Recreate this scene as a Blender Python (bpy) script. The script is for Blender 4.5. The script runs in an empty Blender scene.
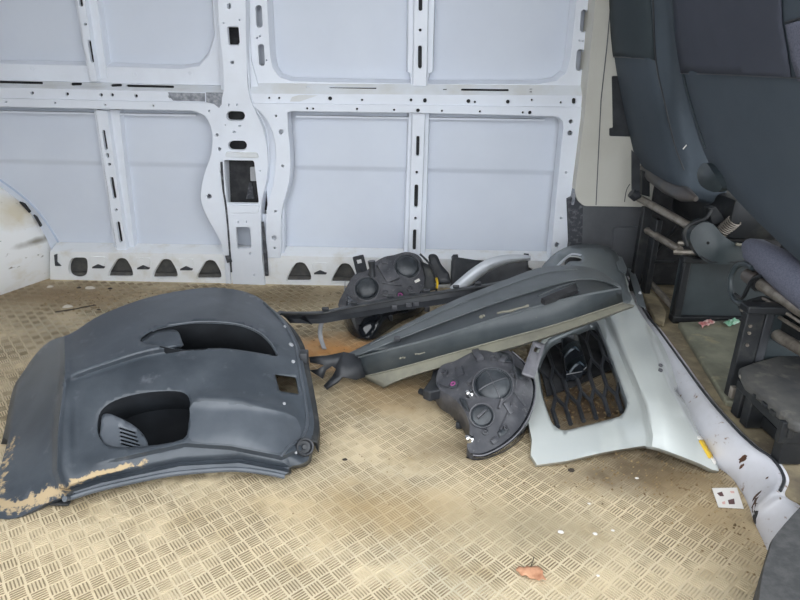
import bpy, bmesh, math, random
import numpy as np
from mathutils import Vector, Matrix
from mathutils.geometry import delaunay_2d_cdt

random.seed(7)
rng = np.random.default_rng(7)
scene = bpy.context.scene
C = scene.collection

# ------------------------------------------------------------------ camera
F = 600.0                       # focal length in pixels of the 800x600 frame
PITCH, ROLL, CAMH = math.radians(20.5), math.radians(1.2), 0.85
CAM = Vector((0, 0, CAMH))
_f = Vector((0, math.cos(PITCH), -math.sin(PITCH)))
_u0 = Vector((0, math.sin(PITCH), math.cos(PITCH)))
_r0 = Vector((1, 0, 0))
_r = _r0 * math.cos(ROLL) + _u0 * math.sin(ROLL)
_u = _u0 * math.cos(ROLL) - _r0 * math.sin(ROLL)
cd = bpy.data.cameras.new('camera')
cam = bpy.data.objects.new('camera', cd)
C.objects.link(cam)
cam.matrix_world = Matrix(((_r.x, _u.x, -_f.x, CAM.x), (_r.y, _u.y, -_f.y, CAM.y),
                           (_r.z, _u.z, -_f.z, CAM.z), (0, 0, 0, 1)))
cd.sensor_width = 36.0
cd.lens = F / 800.0 * 36.0
cd.clip_start = 0.02
scene.camera = cam

# ------------------------------------------------------------------ sky and exposure
w = bpy.data.worlds.new('overcast_sky')
scene.world = w
w.use_nodes = True
bg = w.node_tree.nodes['Background']
bg.inputs['Color'].default_value = (0.92, 0.96, 1.0, 1)
bg.inputs['Strength'].default_value = 2.3
scene.view_settings.view_transform = 'Standard'
scene.view_settings.look = 'None'
scene.view_settings.exposure = 0.6
scene.view_settings.gamma = 1.0
scene.view_settings.use_curve_mapping = False


# ------------------------------------------------------------------ rays: a pixel plus one known coordinate gives a point
def ray(px, py):
    return (_f * F + _r * (px - 400.0) + _u * (300.0 - py)) / F

def at_z(px, py, z):
    d = ray(px, py); return CAM + d * ((z - CAM.z) / d.z)

def at_x(px, py, x):
    d = ray(px, py); return CAM + d * ((x - CAM.x) / d.x)

def at_y(px, py, y):
    d = ray(px, py); return CAM + d * ((y - CAM.y) / d.y)

D = 2.436
LEAN = math.radians(3.5)
WO = Vector((0, D, 0))
WT = Vector((0, -math.sin(LEAN), math.cos(LEAN)))
WN = Vector((0, -math.cos(LEAN), -math.sin(LEAN)))

def at_w(px, py, off=0.0):
    d = ray(px, py)
    t = (WO + WN * off - CAM).dot(WN) / d.dot(WN)
    return CAM + d * t


# ------------------------------------------------------------------ materials
def lin(c):
    return tuple(((x / 255.0) / 12.92 if x / 255.0 <= 0.04045 else ((x / 255.0 + 0.055) / 1.055) ** 2.4) for x in c)

def mat(name, c1, c2=None, scale=8, lo=0.4, hi=0.65, rough=0.5, metal=0.0, bump=0.0, bscale=200,
        spec=0.5, dirt=None, dirt_rough=0.95, trans=0.0, alpha=1.0, coat=0.0, fine=None, stretch=(1, 1, 1)):
    m = bpy.data.materials.new(name)
    m.use_nodes = True
    nt = m.node_tree
    N, L = nt.nodes, nt.links
    b = N['Principled BSDF']
    b.inputs['Roughness'].default_value = rough
    b.inputs['Metallic'].default_value = metal
    b.inputs['Specular IOR Level'].default_value = spec
    b.inputs['Transmission Weight'].default_value = trans
    b.inputs['Alpha'].default_value = alpha
    b.inputs['Coat Weight'].default_value = coat
    c1 = lin(c1) + (1,)
    b.inputs['Base Color'].default_value = c1
    tc = N.new('ShaderNodeTexCoord')
    mp = N.new('ShaderNodeMapping')
    mp.inputs['Scale'].default_value = stretch
    L.new(tc.outputs['Object'], mp.inputs['Vector'])
    vec = mp.outputs['Vector']
    out = None

    def noise(sc, det=6):
        n = N.new('ShaderNodeTexNoise')
        n.inputs['Scale'].default_value = sc
        n.inputs['Detail'].default_value = det
        n.inputs['Roughness'].default_value = 0.62
        L.new(vec, n.inputs['Vector'])
        return n.outputs['Fac']

    def ramp(src, a, bb):
        r = N.new('ShaderNodeMapRange')
        r.inputs['From Min'].default_value = a
        r.inputs['From Max'].default_value = bb
        L.new(src, r.inputs['Value'])
        return r.outputs['Result']

    def mix(fac, ca, cb):
        x = N.new('ShaderNodeMix')
        x.data_type = 'RGBA'
        L.new(fac, x.inputs['Factor'])
        for s, v in ((6, ca), (7, cb)):
            if isinstance(v, tuple):
                x.inputs[s].default_value = v
            else:
                L.new(v, x.inputs[s])
        return x.outputs[2]
    out = c1
    if c2 is not None:
        out = mix(ramp(noise(scale), lo, hi), out, lin(c2) + (1,))
    if fine is not None:          # (colour, scale, lo, hi): a second, finer layer of specks
        out = mix(ramp(noise(fine[1], 4), fine[2], fine[3]), out, lin(fine[0]) + (1,))
    if dirt is not None:          # caked dirt where the mesh attribute 'dirt' says so, broken up by noise
        at = N.new('ShaderNodeAttribute')
        at.attribute_name = 'dirt'
        nn = ramp(noise(80, 10), 0.3, 0.7)
        ad = N.new('ShaderNodeMath'); ad.operation = 'ADD'
        L.new(at.outputs['Fac'], ad.inputs[0]); L.new(nn, ad.inputs[1])
        fac = ramp(ad.outputs[0], 1.05, 1.3)
        out = mix(fac, out, lin(dirt) + (1,))
        rr = N.new('ShaderNodeMapRange')
        L.new(fac, rr.inputs['Value'])
        rr.inputs['To Min'].default_value = rough
        rr.inputs['To Max'].default_value = dirt_rough
        L.new(rr.outputs['Result'], b.inputs['Roughness'])
    if not isinstance(out, tuple):
        L.new(out, b.inputs['Base Color'])
    if bump:
        bp = N.new('ShaderNodeBump')
        bp.inputs['Strength'].default_value = bump
        bp.inputs['Distance'].default_value = 0.002
        L.new(noise(bscale, 3), bp.inputs['Height'])
        L.new(bp.outputs['Normal'], b.inputs['Normal'])
    return m

MT = {}
MT['paint'] = mat('white_van_paint', (229, 234, 243), (221, 225, 233), 3.0, rough=0.38, coat=0.2, spec=0.4)
MT['skin'] = mat('white_outer_skin_paint', (211, 217, 228), (205, 211, 223), 2.0, rough=0.45, spec=0.4)
MT['dusty_paint'] = mat('dusty_white_paint', (218, 222, 227), (210, 211, 210), 9, rough=0.7)
MT['sill_paint'] = mat('dusty_sill_paint', (238, 240, 242), (224, 222, 216), 12, 0.5, 0.72, rough=0.6)
MT['arch_paint'] = mat('dirty_arch_paint', (240, 240, 239), (220, 213, 196), 5, 0.54, 0.76, rough=0.7,
                       fine=((120, 110, 88), 26, 0.66, 0.74), stretch=(1, 1, 2.2))
MT['blue_ring'] = mat('bluish_ring', (176, 190, 212), rough=0.6)
MT['primer'] = mat('grey_primer', (120, 124, 132), (168, 170, 176), 60, rough=0.8)
MT['sealer'] = mat('dark_seam_sealer', (62, 64, 70), (110, 112, 116), 60, 0.5, 0.7, rough=0.8)
MT['cavity_shade'] = mat('dark_cavity_shade', (34, 35, 38), (58, 58, 60), 20, rough=0.8)  # dark colour stands in for the shade inside openings
MT['cavity_shade_grey'] = mat('grey_cavity_shade', (78, 78, 78), (96, 94, 90), 30, rough=0.9)  # shade inside the sill holes, put in as dark grey
MT['plate'] = mat('dusty_tread_plate', (212, 195, 163), (192, 181, 156), 1.7, 0.42, 0.62, rough=0.8,
                  fine=((172, 152, 116), 6.5, 0.54, 0.74), bump=0.3, bscale=350)
MT['bars'] = mat('dark_tread_bars', (134, 120, 95), (196, 180, 150), 5.5, 0.44, 0.60, rough=0.65,
                 fine=((112, 98, 76), 14, 0.55, 0.75), bump=0.2, bscale=300)  # bars darker than the plate, broken by paler patches

def stains(m, spots):
    """spilt dirt and some painted shade on the floor: each spot has a place, a reach and a colour of its own"""
    nt = m.node_tree; N, L = nt.nodes, nt.links
    b = N['Principled BSDF']
    src = b.inputs['Base Color'].links[0].from_socket
    tc = N.new('ShaderNodeTexCoord')
    no = N.new('ShaderNodeTexNoise'); no.inputs['Scale'].default_value = 11; no.inputs['Detail'].default_value = 7
    L.new(tc.outputs['Object'], no.inputs['Vector'])
    for sp in spots:
        (x, y, rx, ry, col, amt) = sp[:6]; z, rz = sp[6:] if len(sp) > 6 else (0, 1)
        mp = N.new('ShaderNodeMapping'); mp.vector_type = 'TEXTURE'
        mp.inputs['Location'].default_value = (x, y, z); mp.inputs['Scale'].default_value = (rx, ry, rz)
        L.new(tc.outputs['Object'], mp.inputs['Vector'])
        ln = N.new('ShaderNodeVectorMath'); ln.operation = 'LENGTH'; L.new(mp.outputs['Vector'], ln.inputs[0])
        su = N.new('ShaderNodeMath'); su.operation = 'SUBTRACT'; L.new(no.outputs['Fac'], su.inputs[0]); L.new(ln.outputs['Value'], su.inputs[1])
        r = N.new('ShaderNodeMapRange'); r.inputs['From Min'].default_value = -0.35; r.inputs['From Max'].default_value = 0.35
        r.inputs['To Max'].default_value = amt; L.new(su.outputs[0], r.inputs['Value'])
        x_ = N.new('ShaderNodeMix'); x_.data_type = 'RGBA'
        L.new(r.outputs['Result'], x_.inputs['Factor']); L.new(src, x_.inputs[6]); x_.inputs[7].default_value = lin(col) + (1,)
        src = x_.outputs[2]
    L.new(src, b.inputs['Base Color'])
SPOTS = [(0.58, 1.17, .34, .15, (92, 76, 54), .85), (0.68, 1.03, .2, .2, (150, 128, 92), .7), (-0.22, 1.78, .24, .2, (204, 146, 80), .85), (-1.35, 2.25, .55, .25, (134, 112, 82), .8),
         (-0.55, 2.28, .7, .2, (128, 112, 84), .75), (0.0, 1.55, .3, .25, (150, 122, 82), .6), (-0.02, 1.02, .35, .14, (176, 152, 112), .6), (0.28, .98, .3, .12, (150, 138, 112), .6), (0.15, 1.25, .16, .1, (120, 104, 80), .6), (0.53, 1.47, .36, .36, (80, 62, 44), .97)]  # last spot: dirt with the shade under the grille panel painted in
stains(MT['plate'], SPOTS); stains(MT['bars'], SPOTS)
_a, _b = at_w(30, 244, 0.04), at_w(4, 215, 0.1)
stains(MT['arch_paint'], [(_a.x, _a.y, .045, .5, (112, 102, 78), .8, _a.z, .022), (_b.x, _b.y, .16, .6, (206, 190, 152), .7, _b.z, .10)])
MT['cab_rubber'] = mat('dirty_cab_rubber', (132, 132, 114), (100, 100, 86), 7, rough=0.85,
                       fine=((150, 142, 112), 18, 0.55, 0.72))
MT['cab_brown'] = mat('dirty_cab_floor', (142, 130, 104), (98, 88, 74), 8, rough=0.85, fine=((158, 146, 118), 30, 0.6, 0.75))
MT['riser'] = mat('rust_spotted_white_paint', (200, 200, 206), (186, 185, 188), 6, rough=0.5,
                  fine=((122, 96, 74), 42, 0.62, 0.70))
MT['bumper'] = mat('black_bumper_plastic', (56, 62, 69), (78, 84, 91), 6, 0.42, 0.72, rough=0.36, bump=0.08, bscale=900,
                   dirt=(172, 152, 120), fine=((96, 100, 107), 22, 0.62, 0.8))
MT['bumper_smooth'] = mat('smooth_grey_bumper_plastic', (72, 78, 85), (88, 93, 100), 7, rough=0.34)
MT['recess'] = mat('shaded_recess_plastic', (16, 18, 21), (26, 29, 33), 9, rough=0.7, spec=0.12)  # bumper plastic darkened, the shade of the recesses is in the colour
MT['black'] = mat('black_plastic', (38, 40, 44), (56, 58, 62), 14, rough=0.45)
MT['black_dusty'] = mat('dusty_black_plastic', (40, 42, 44), (84, 82, 76), 20, 0.5, 0.8, rough=0.6)
MT['cowl_top'] = mat('greyed_cowl_plastic', (96, 101, 103), (84, 89, 91), 10, rough=0.42, stretch=(1, 1, 1))
MT['cowl_face'] = mat('dark_cowl_plastic', (56, 62, 66), (70, 75, 77), 12, rough=0.4, fine=((120, 116, 100), 40, 0.68, 0.8))
MT['cowl_flange'] = mat('dusty_cowl_flange', (128, 126, 112), (110, 108, 98), 14, rough=0.75)
MT['silver'] = mat('silver_bumper_paint', (208, 212, 208), (200, 205, 203), 3, rough=0.27, metal=0.2, coat=0.4)
MT['silver_dark'] = mat('dull_silver_paint', (124, 131, 134), (114, 120, 123), 4, rough=0.35, metal=0.3, coat=0.3)
MT['chrome'] = mat('dark_chrome', (150, 160, 168), rough=0.18, metal=1.0)
MT['chrome_light'] = mat('bright_chrome', (225, 225, 225), rough=0.15, metal=1.0)
MT['housing'] = mat('grey_housing_plastic', (62, 63, 68), (90, 90, 94), 14, rough=0.36, fine=((126, 124, 124), 60, 0.6, 0.8))
MT['housing_light'] = mat('pale_housing_plastic', (128, 127, 132), (106, 105, 110), 16, rough=0.45)
MT['cap'] = mat('rubber_cap', (40, 44, 49), (68, 72, 76), 18, rough=0.36)
MT['pink'] = mat('pink_connector', (170, 88, 146), rough=0.5)
MT['yellow'] = mat('yellow_plastic', (222, 184, 52), rough=0.5)
MT['lens'] = mat('smoked_lens', (30, 33, 38), rough=0.12, coat=0.5)
MT['greypart'] = mat('light_grey_plastic', (176, 178, 182), (160, 162, 166), 20, rough=0.5)
MT['silver_strip'] = mat('pale_silver_strip', (196, 200, 206), (184, 188, 194), 10, rough=0.35, metal=0.2)
MT['cream'] = mat('cream_trim_plastic', (198, 196, 187), (190, 187, 177), 3, rough=0.6)
MT['greytrim'] = mat('grey_trim_plastic', (92, 94, 98), (80, 82, 86), 5, rough=0.6)
MT['fabric_a'] = mat('dark_slate_fabric', (66, 69, 79), (72, 75, 85), 4, rough=0.9, bump=0.25, bscale=1400, spec=0.25)
MT['fabric_b'] = mat('blue_grey_fabric', (66, 74, 82), (72, 80, 88), 4, rough=0.8, bump=0.25, bscale=1400, spec=0.25)
MT['fabric_c'] = mat('dark_teal_fabric', (54, 62, 66), (60, 68, 72), 4, rough=0.85, bump=0.2, bscale=1400, spec=0.25)
MT['purple'] = mat('speckled_purple_fabric', (100, 102, 116), (80, 82, 96), 240, rough=0.95)
MT['frame'] = mat('black_seat_frame', (34, 36, 39), (60, 60, 58), 25, 0.5, 0.75, rough=0.5, metal=0.3)
MT['tube'] = mat('worn_steel_tube', (148, 141, 131), (108, 100, 92), 22, rough=0.4, metal=0.4)
MT['panel'] = mat('dark_green_panel', (46, 54, 58), (58, 66, 69), 8, rough=0.4, fine=((84, 88, 88), 30, 0.64, 0.8))
MT['copper_sheen'] = mat('copper_brown_sheen', (78, 72, 68), (64, 66, 70), 9, 0.4, 0.6, rough=0.35)  # brownish colour carries the coppery highlight of the seat roll
MT['dust_pad'] = mat('dusty_black_pad', (80, 79, 76), (50, 51, 54), 8, 0.4, 0.65, rough=0.8, fine=((104, 101, 94), 22, 0.55, 0.75))
MT['rubber'] = mat('speckled_black_rubber', (56, 57, 58), (74, 74, 74), 60, rough=0.8, bump=0.3)
MT['leaf'] = mat('dry_leaf', (196, 148, 116), (172, 120, 90), 70, rough=0.8)
MT['paper'] = mat('white_paper', (226, 222, 216), rough=0.8)
MT['ink'] = mat('dark_print', (96, 70, 68), rough=0.8)
MT['red'] = mat('red_print', (214, 176, 166), rough=0.8)
MT['scrap'] = mat('pale_scrap', (216, 208, 194), rough=0.8)
MT['dark_scrap'] = mat('dark_crumb', (58, 50, 42), rough=0.9)
MT['pink_cloth'] = mat('pink_wrapper', (214, 130, 128), (232, 204, 196), 60, rough=0.7)
MT['green_cloth'] = mat('green_wrapper', (120, 190, 150), (200, 222, 208), 80, rough=0.7)
MT['grit'] = mat('brown_grit', (104, 84, 58), (168, 146, 108), 40, 0.4, 0.65, rough=0.95)
MT['asphalt'] = mat('grey_asphalt', (120, 120, 120), rough=0.9)
MT['ceiling'] = mat('white_roof_paint', (220, 220, 222), rough=0.6)
MT['rust'] = mat('rusty_hole_edge', (88, 56, 36), (46, 34, 28), 60, rough=0.95)


# ------------------------------------------------------------------ mesh helpers
def link(name, me, material=None, parent=None, smooth=40):
    o = bpy.data.objects.new(name, me)
    C.objects.link(o)
    if material:
        me.materials.append(MT[material])
    if smooth and len(me.polygons):
        me.polygons.foreach_set('use_smooth', [True] * len(me.polygons))
        me.set_sharp_from_angle(angle=math.radians(smooth))
    if parent is not None:
        o.parent = parent
        o.matrix_parent_inverse = Matrix.Translation(-Vector(base_of(parent)))
    return o

def base_of(o):
    return Vector(o.location)            # children are built in world coordinates

def mesh(name, verts, faces, material=None, parent=None, smooth=40, merge=False):
    me = bpy.data.meshes.new(name)
    me.from_pydata([tuple(v) for v in verts], [], [tuple(f) for f in faces])
    bm = bmesh.new(); bm.from_mesh(me)
    if merge:
        bmesh.ops.remove_doubles(bm, verts=bm.verts, dist=1e-5)
    bmesh.ops.recalc_face_normals(bm, faces=bm.faces)
    bm.to_mesh(me); bm.free()
    return link(name, me, material, parent, smooth)

def thing(name, label, cat, loc, group=None):
    o = bpy.data.objects.new(name, None)
    C.objects.link(o)
    o.location = loc
    o.empty_display_size = 0.05
    o['label'] = label; o['category'] = cat
    if group: o['group'] = group
    return o

def tag(o, label, cat, group=None):
    o['label'] = label; o['category'] = cat
    if group: o['group'] = group
    if o.type == 'MESH':                      # put the origin at the base of the thing
        co = np.array([v.co for v in o.data.vertices])
        c = Vector(((co[:, 0].min() + co[:, 0].max()) / 2, (co[:, 1].min() + co[:, 1].max()) / 2, co[:, 2].min()))
        o.data.transform(Matrix.Translation(-c))
        o.location = c
    return o

def struct(o, label=None):
    o['kind'] = 'structure'
    if label: o['label'] = label
    return o

class MB:
    """collects shapes that belong to ONE mesh"""
    def __init__(s): s.v = []; s.f = []
    def add(s, v, f):
        n = len(s.v); s.v += [Vector(x) for x in v]; s.f += [tuple(i + n for i in q) for q in f]
        return s
    def box(s, c, size, ax=None, bev=0.0):
        ax = ax or (Vector((1, 0, 0)), Vector((0, 1, 0)), Vector((0, 0, 1)))
        hx, hy, hz = [q / 2 for q in size]
        b = min(bev, hx * .49, hy * .49, hz * .49)
        c = Vector(c)
        if b <= 0:
            v = [c + ax[0] * (hx * i) + ax[1] * (hy * j) + ax[2] * (hz * k) for k in (-1, 1) for j in (-1, 1) for i in (-1, 1)]
            return s.add(v, [(0, 2, 3, 1), (4, 5, 7, 6), (0, 1, 5, 4), (2, 6, 7, 3), (0, 4, 6, 2), (1, 3, 7, 5)])
        bm = bmesh.new()
        bmesh.ops.create_cube(bm, size=1)
        for q in bm.verts:
            q.co = Vector((q.co.x * 2 * hx, q.co.y * 2 * hy, q.co.z * 2 * hz))
        bmesh.ops.bevel(bm, geom=bm.edges[:], offset=b, segments=2, affect='EDGES', profile=0.5)
        bm.verts.index_update()
        v = [c + ax[0] * q.co.x + ax[1] * q.co.y + ax[2] * q.co.z for q in bm.verts]
        f = [[q.index for q in p.verts] for p in bm.faces]
        bm.free()
        return s.add(v, f)
    def tube(s, pts, r, n=10, cap=True):
        pts = [Vector(p) for p in pts]
        rs = r if isinstance(r, (list, tuple)) else [r] * len(pts)
        rings = []
        up = None
        for i, p in enumerate(pts):
            t = (pts[min(i + 1, len(pts) - 1)] - pts[max(i - 1, 0)]).normalized()
            if up is None:
                up = Vector((0, 0, 1)) if abs(t.z) < 0.9 else Vector((1, 0, 0))
            a = t.cross(up).normalized(); bb = a.cross(t).normalized(); up = bb
            rings.append([p + (a * math.cos(q) + bb * math.sin(q)) * rs[i] for q in [2 * math.pi * k / n for k in range(n)]])
        v = [x for rg in rings for x in rg]
        f = [(i * n + k, i * n + (k + 1) % n, (i + 1) * n + (k + 1) % n, (i + 1) * n + k) for i in range(len(pts) - 1) for k in range(n)]
        if cap:
            f += [tuple(range(n - 1, -1, -1)), tuple(range((len(pts) - 1) * n, len(pts) * n))]
        return s.add(v, f)
    def lathe(s, c, axis, prof, n=24):
        """prof: (radius, height along axis)"""
        axis = Vector(axis).normalized(); c = Vector(c)
        a = axis.orthogonal().normalized(); b = axis.cross(a)
        v = []; f = []
        for r, h in prof:
            for k in range(n):
                q = 2 * math.pi * k / n
                v.append(c + axis * h + (a * math.cos(q) + b * math.sin(q)) * max(r, 1e-5))
        for i in range(len(prof) - 1):
            for k in range(n):
                f.append((i * n + k, i * n + (k + 1) % n, (i + 1) * n + (k + 1) % n, (i + 1) * n + k))
        f.append(tuple((len(prof) - 1) * n + k for k in range(n)))
        f.append(tuple(range(n - 1, -1, -1)))
        return s.add(v, f)
    def grid(s, rows):
        n = len(rows[0]); v = [p for r in rows for p in r]
        f = [(i * n + k, i * n + k + 1, (i + 1) * n + k + 1, (i + 1) * n + k) for i in range(len(rows) - 1) for k in range(n - 1)]
        return s.add(v, f)
    def build(s, name, material=None, parent=None, smooth=40, merge=False):
        return mesh(name, s.v, s.f, material, parent, smooth, merge)

# ------------------------------------------------------------------ outlines
def sm(pts, k=5, closed=True):
    """Catmull-Rom through the points"""
    n = len(pts); out = []
    P = [Vector(p).to_3d() if len(p) == 2 else Vector(p) for p in pts]
    rng_ = range(n) if closed else range(n - 1)
    for i in rng_:
        g = lambda j: P[j % n] if closed else P[max(0, min(n - 1, j))]
        a, b, c, d = g(i - 1), g(i), g(i + 1), g(i + 2)
        for q in range(k):
            t = q / k
            out.append(0.5 * ((2 * b) + (c - a) * t + (2 * a - 5 * b + 4 * c - d) * t * t + (3 * b - a - 3 * c + d) * t ** 3))
    if not closed: out.append(P[-1])
    if len(pts[0]) == 2: return [(q.x, q.y) for q in out]
    return out

def slot(cx, cy, w_, h_, ang=0, n=5):
    """rounded slot, w x h, turned by ang degrees"""
    r = min(w_, h_) / 2; pts = []
    a = math.radians(ang)
    for (sx, sy, q0) in ((1, 1, 0), (-1, 1, 90), (-1, -1, 180), (1, -1, 270)):
        ox, oy = sx * (w_ / 2 - r), sy * (h_ / 2 - r)
        for k in range(n):
            q = math.radians(q0 + 90 * k / (n - 1))
            pts.append((ox + r * math.cos(q), oy + r * math.sin(q)))
    return clean([(cx + x * math.cos(a) - y * math.sin(a), cy + x * math.sin(a) + y * math.cos(a)) for x, y in pts])

def rrect(pts, r=2.0, n=4):
    """polygon with rounded corners"""
    out = []
    N_ = len(pts)
    for i in range(N_):
        a, b, c = Vector(pts[i - 1]), Vector(pts[i]), Vector(pts[(i + 1) % N_])
        d1, d2 = (a - b), (c - b)
        rr = min(r, d1.length * .45, d2.length * .45)
        p, q = b + d1.normalized() * rr, b + d2.normalized() * rr
        for k in range(n + 1):
            t = k / n
            out.append(tuple((p * (1 - t) ** 2 + b * 2 * t * (1 - t) + q * t * t)))
    return clean(out)

def circ(cx, cy, r, n=10):
    return [(cx + r * math.cos(2 * math.pi * k / n), cy + r * math.sin(2 * math.pi * k / n)) for k in range(n)]

def clean(p):
    out = []
    for q in p:
        if not out or (q[0] - out[-1][0]) ** 2 + (q[1] - out[-1][1]) ** 2 > 1e-5: out.append(q)
    if (out[0][0] - out[-1][0]) ** 2 + (out[0][1] - out[-1][1]) ** 2 < 1e-5: out.pop()
    return out

def inside(poly, X, Y):
    X = np.asarray(X, float); Y = np.asarray(Y, float)
    r = np.zeros(X.shape, bool)
    n = len(poly)
    for i in range(n):
        x1, y1 = poly[i]; x2, y2 = poly[(i + 1) % n]
        if y1 == y2: continue
        c = ((y1 > Y) != (y2 > Y)) & (X < (x2 - x1) * (Y - y1) / (y2 - y1) + x1)
        r ^= c
    return r

def dist_poly(poly, X, Y, closed=True):
    X = np.asarray(X, float); Y = np.asarray(Y, float)
    best = np.full(X.shape, 1e9)
    n = len(poly)
    for i in range(n if closed else n - 1):
        x1, y1 = poly[i]; x2, y2 = poly[(i + 1) % n]
        dx, dy = x2 - x1, y2 - y1
        L2 = dx * dx + dy * dy + 1e-12
        t = np.clip(((X - x1) * dx + (Y - y1) * dy) / L2, 0, 1)
        best = np.minimum(best, np.hypot(X - x1 - t * dx, Y - y1 - t * dy))
    return best

def cdt(outline, holes=(), extra=None):
    """triangles of a polygon with holes; returns 2d verts, tris, and index loops"""
    pts = []; edges = []
    for lp in [outline] + list(holes):
        s = len(pts); n = len(lp)
        pts += [Vector((float(p[0]), float(p[1]))) for p in lp]
        edges += [(s + i, s + (i + 1) % n) for i in range(n)]
    if extra is not None:
        pts += [Vector((float(p[0]), float(p[1]))) for p in extra]
    v, e, f, ov, oe, of = delaunay_2d_cdt(pts, edges, [], 0, 1e-6)
    V2 = np.array([(p.x, p.y) for p in v])
    T = np.array([q for q in f if len(q) == 3])
    cen = V2[T].mean(axis=1)
    ok = inside(outline, cen[:, 0], cen[:, 1])
    for h in holes: ok &= ~inside(h, cen[:, 0], cen[:, 1])
    T = T[ok]
    mp = {}
    for i, src in enumerate(ov):
        for s_ in src: mp[s_] = i
    loops = []; s = 0
    for lp in [outline] + list(holes):
        loops.append([mp[s + i] for i in range(len(lp))]); s += len(lp)
    return V2, T, loops

def area2(p):
    return 0.5 * sum(p[i][0] * p[(i + 1) % len(p)][1] - p[(i + 1) % len(p)][0] * p[i][1] for i in range(len(p)))

# ------------------------------------------------------------------ pressed sheet metal on the far wall
def plate(name, outline, holes=(), wf=0.0, th=0.04, flare=0.0, hflare=0.0, material='paint', parent=None, bevel=0.0015):
    """sheet traced on the wall plane: real thickness th, rim leaning out by flare"""
    # runs that leave the frame go on to the roof and to the rear of the load space
    outline = [(372 + (p[0] - 372) * 1.155, -300.0) if p[1] == -40 else p for p in outline]
    outline = [(-290.0, p[1] - 5.8) if p[0] == -40 else p for p in outline]
    outline = clean(outline); holes = [clean(h) for h in holes]
    V2, T, loops = cdt(outline, holes)
    f = wf if callable(wf) else (lambda a, b: wf)
    verts = [at_w(p[0], p[1], f(p[0], p[1])) for p in V2]
    faces = [tuple(t) for t in T]
    for li, lp in enumerate(loops):
        poly = [V2[i] for i in lp]
        P = [verts[i] for i in lp]
        n = len(lp)
        cs = sum(P, Vector()) / n
        fl = flare if li == 0 else hflare
        sgn = 1 if area2(poly) > 0 else -1
        base = len(verts)
        for k in range(n):
            t = (P[(k + 1) % n] - P[k - 1]).normalized()
            o = t.cross(WN).normalized() * sgn        # outward direction in the plane
            # make sure it points away from the loop's inside
            verts.append(P[k] - WN * (th if li == 0 else min(th, 0.012)) + o * fl * (1 if li == 0 else -1) * ORI)
        for k in range(n):
            faces.append((lp[k], lp[(k + 1) % n], base + (k + 1) % n, base + k))
    o = mesh(name, verts, faces, material, parent, 35)
    if bevel:
        b = o.modifiers.new('edge', 'BEVEL')
        b.width = bevel; b.segments = 2; b.limit_method = 'ANGLE'; b.angle_limit = math.radians(38)
    return o
ORI = -1

# ------------------------------------------------------------------ curved shells: outline in the photo + heights above the floor
def tps(ctrl):
    A = np.array(ctrl, float); P = A[:, :2] / 100.0; h = A[:, 2]
    n = len(P)
    d = np.linalg.norm(P[:, None] - P[None], axis=2)
    K = np.where(d > 0, d * d * np.log(d + 1e-12), 0) + np.eye(n) * 0.002
    M = np.zeros((n + 3, n + 3)); M[:n, :n] = K
    M[:n, n] = 1; M[:n, n + 1:] = P; M[n, :n] = 1; M[n + 1:, :n] = P.T
    s = np.linalg.solve(M, np.concatenate([h, np.zeros(3)]))
    def f(x, y):
        q = np.array([x, y], float) / 100.0
        r = np.hypot(P[:, 0] - q[0], P[:, 1] - q[1])
        return float((s[:n] * np.where(r > 0, r * r * np.log(r + 1e-12), 0)).sum() + s[n] + s[n + 1] * q[0] + s[n + 2] * q[1])
    return f

def sstep(a, b, x):
    t = min(1, max(0, (x - a) / (b - a))); return t * t * (3 - 2 * t)

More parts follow.
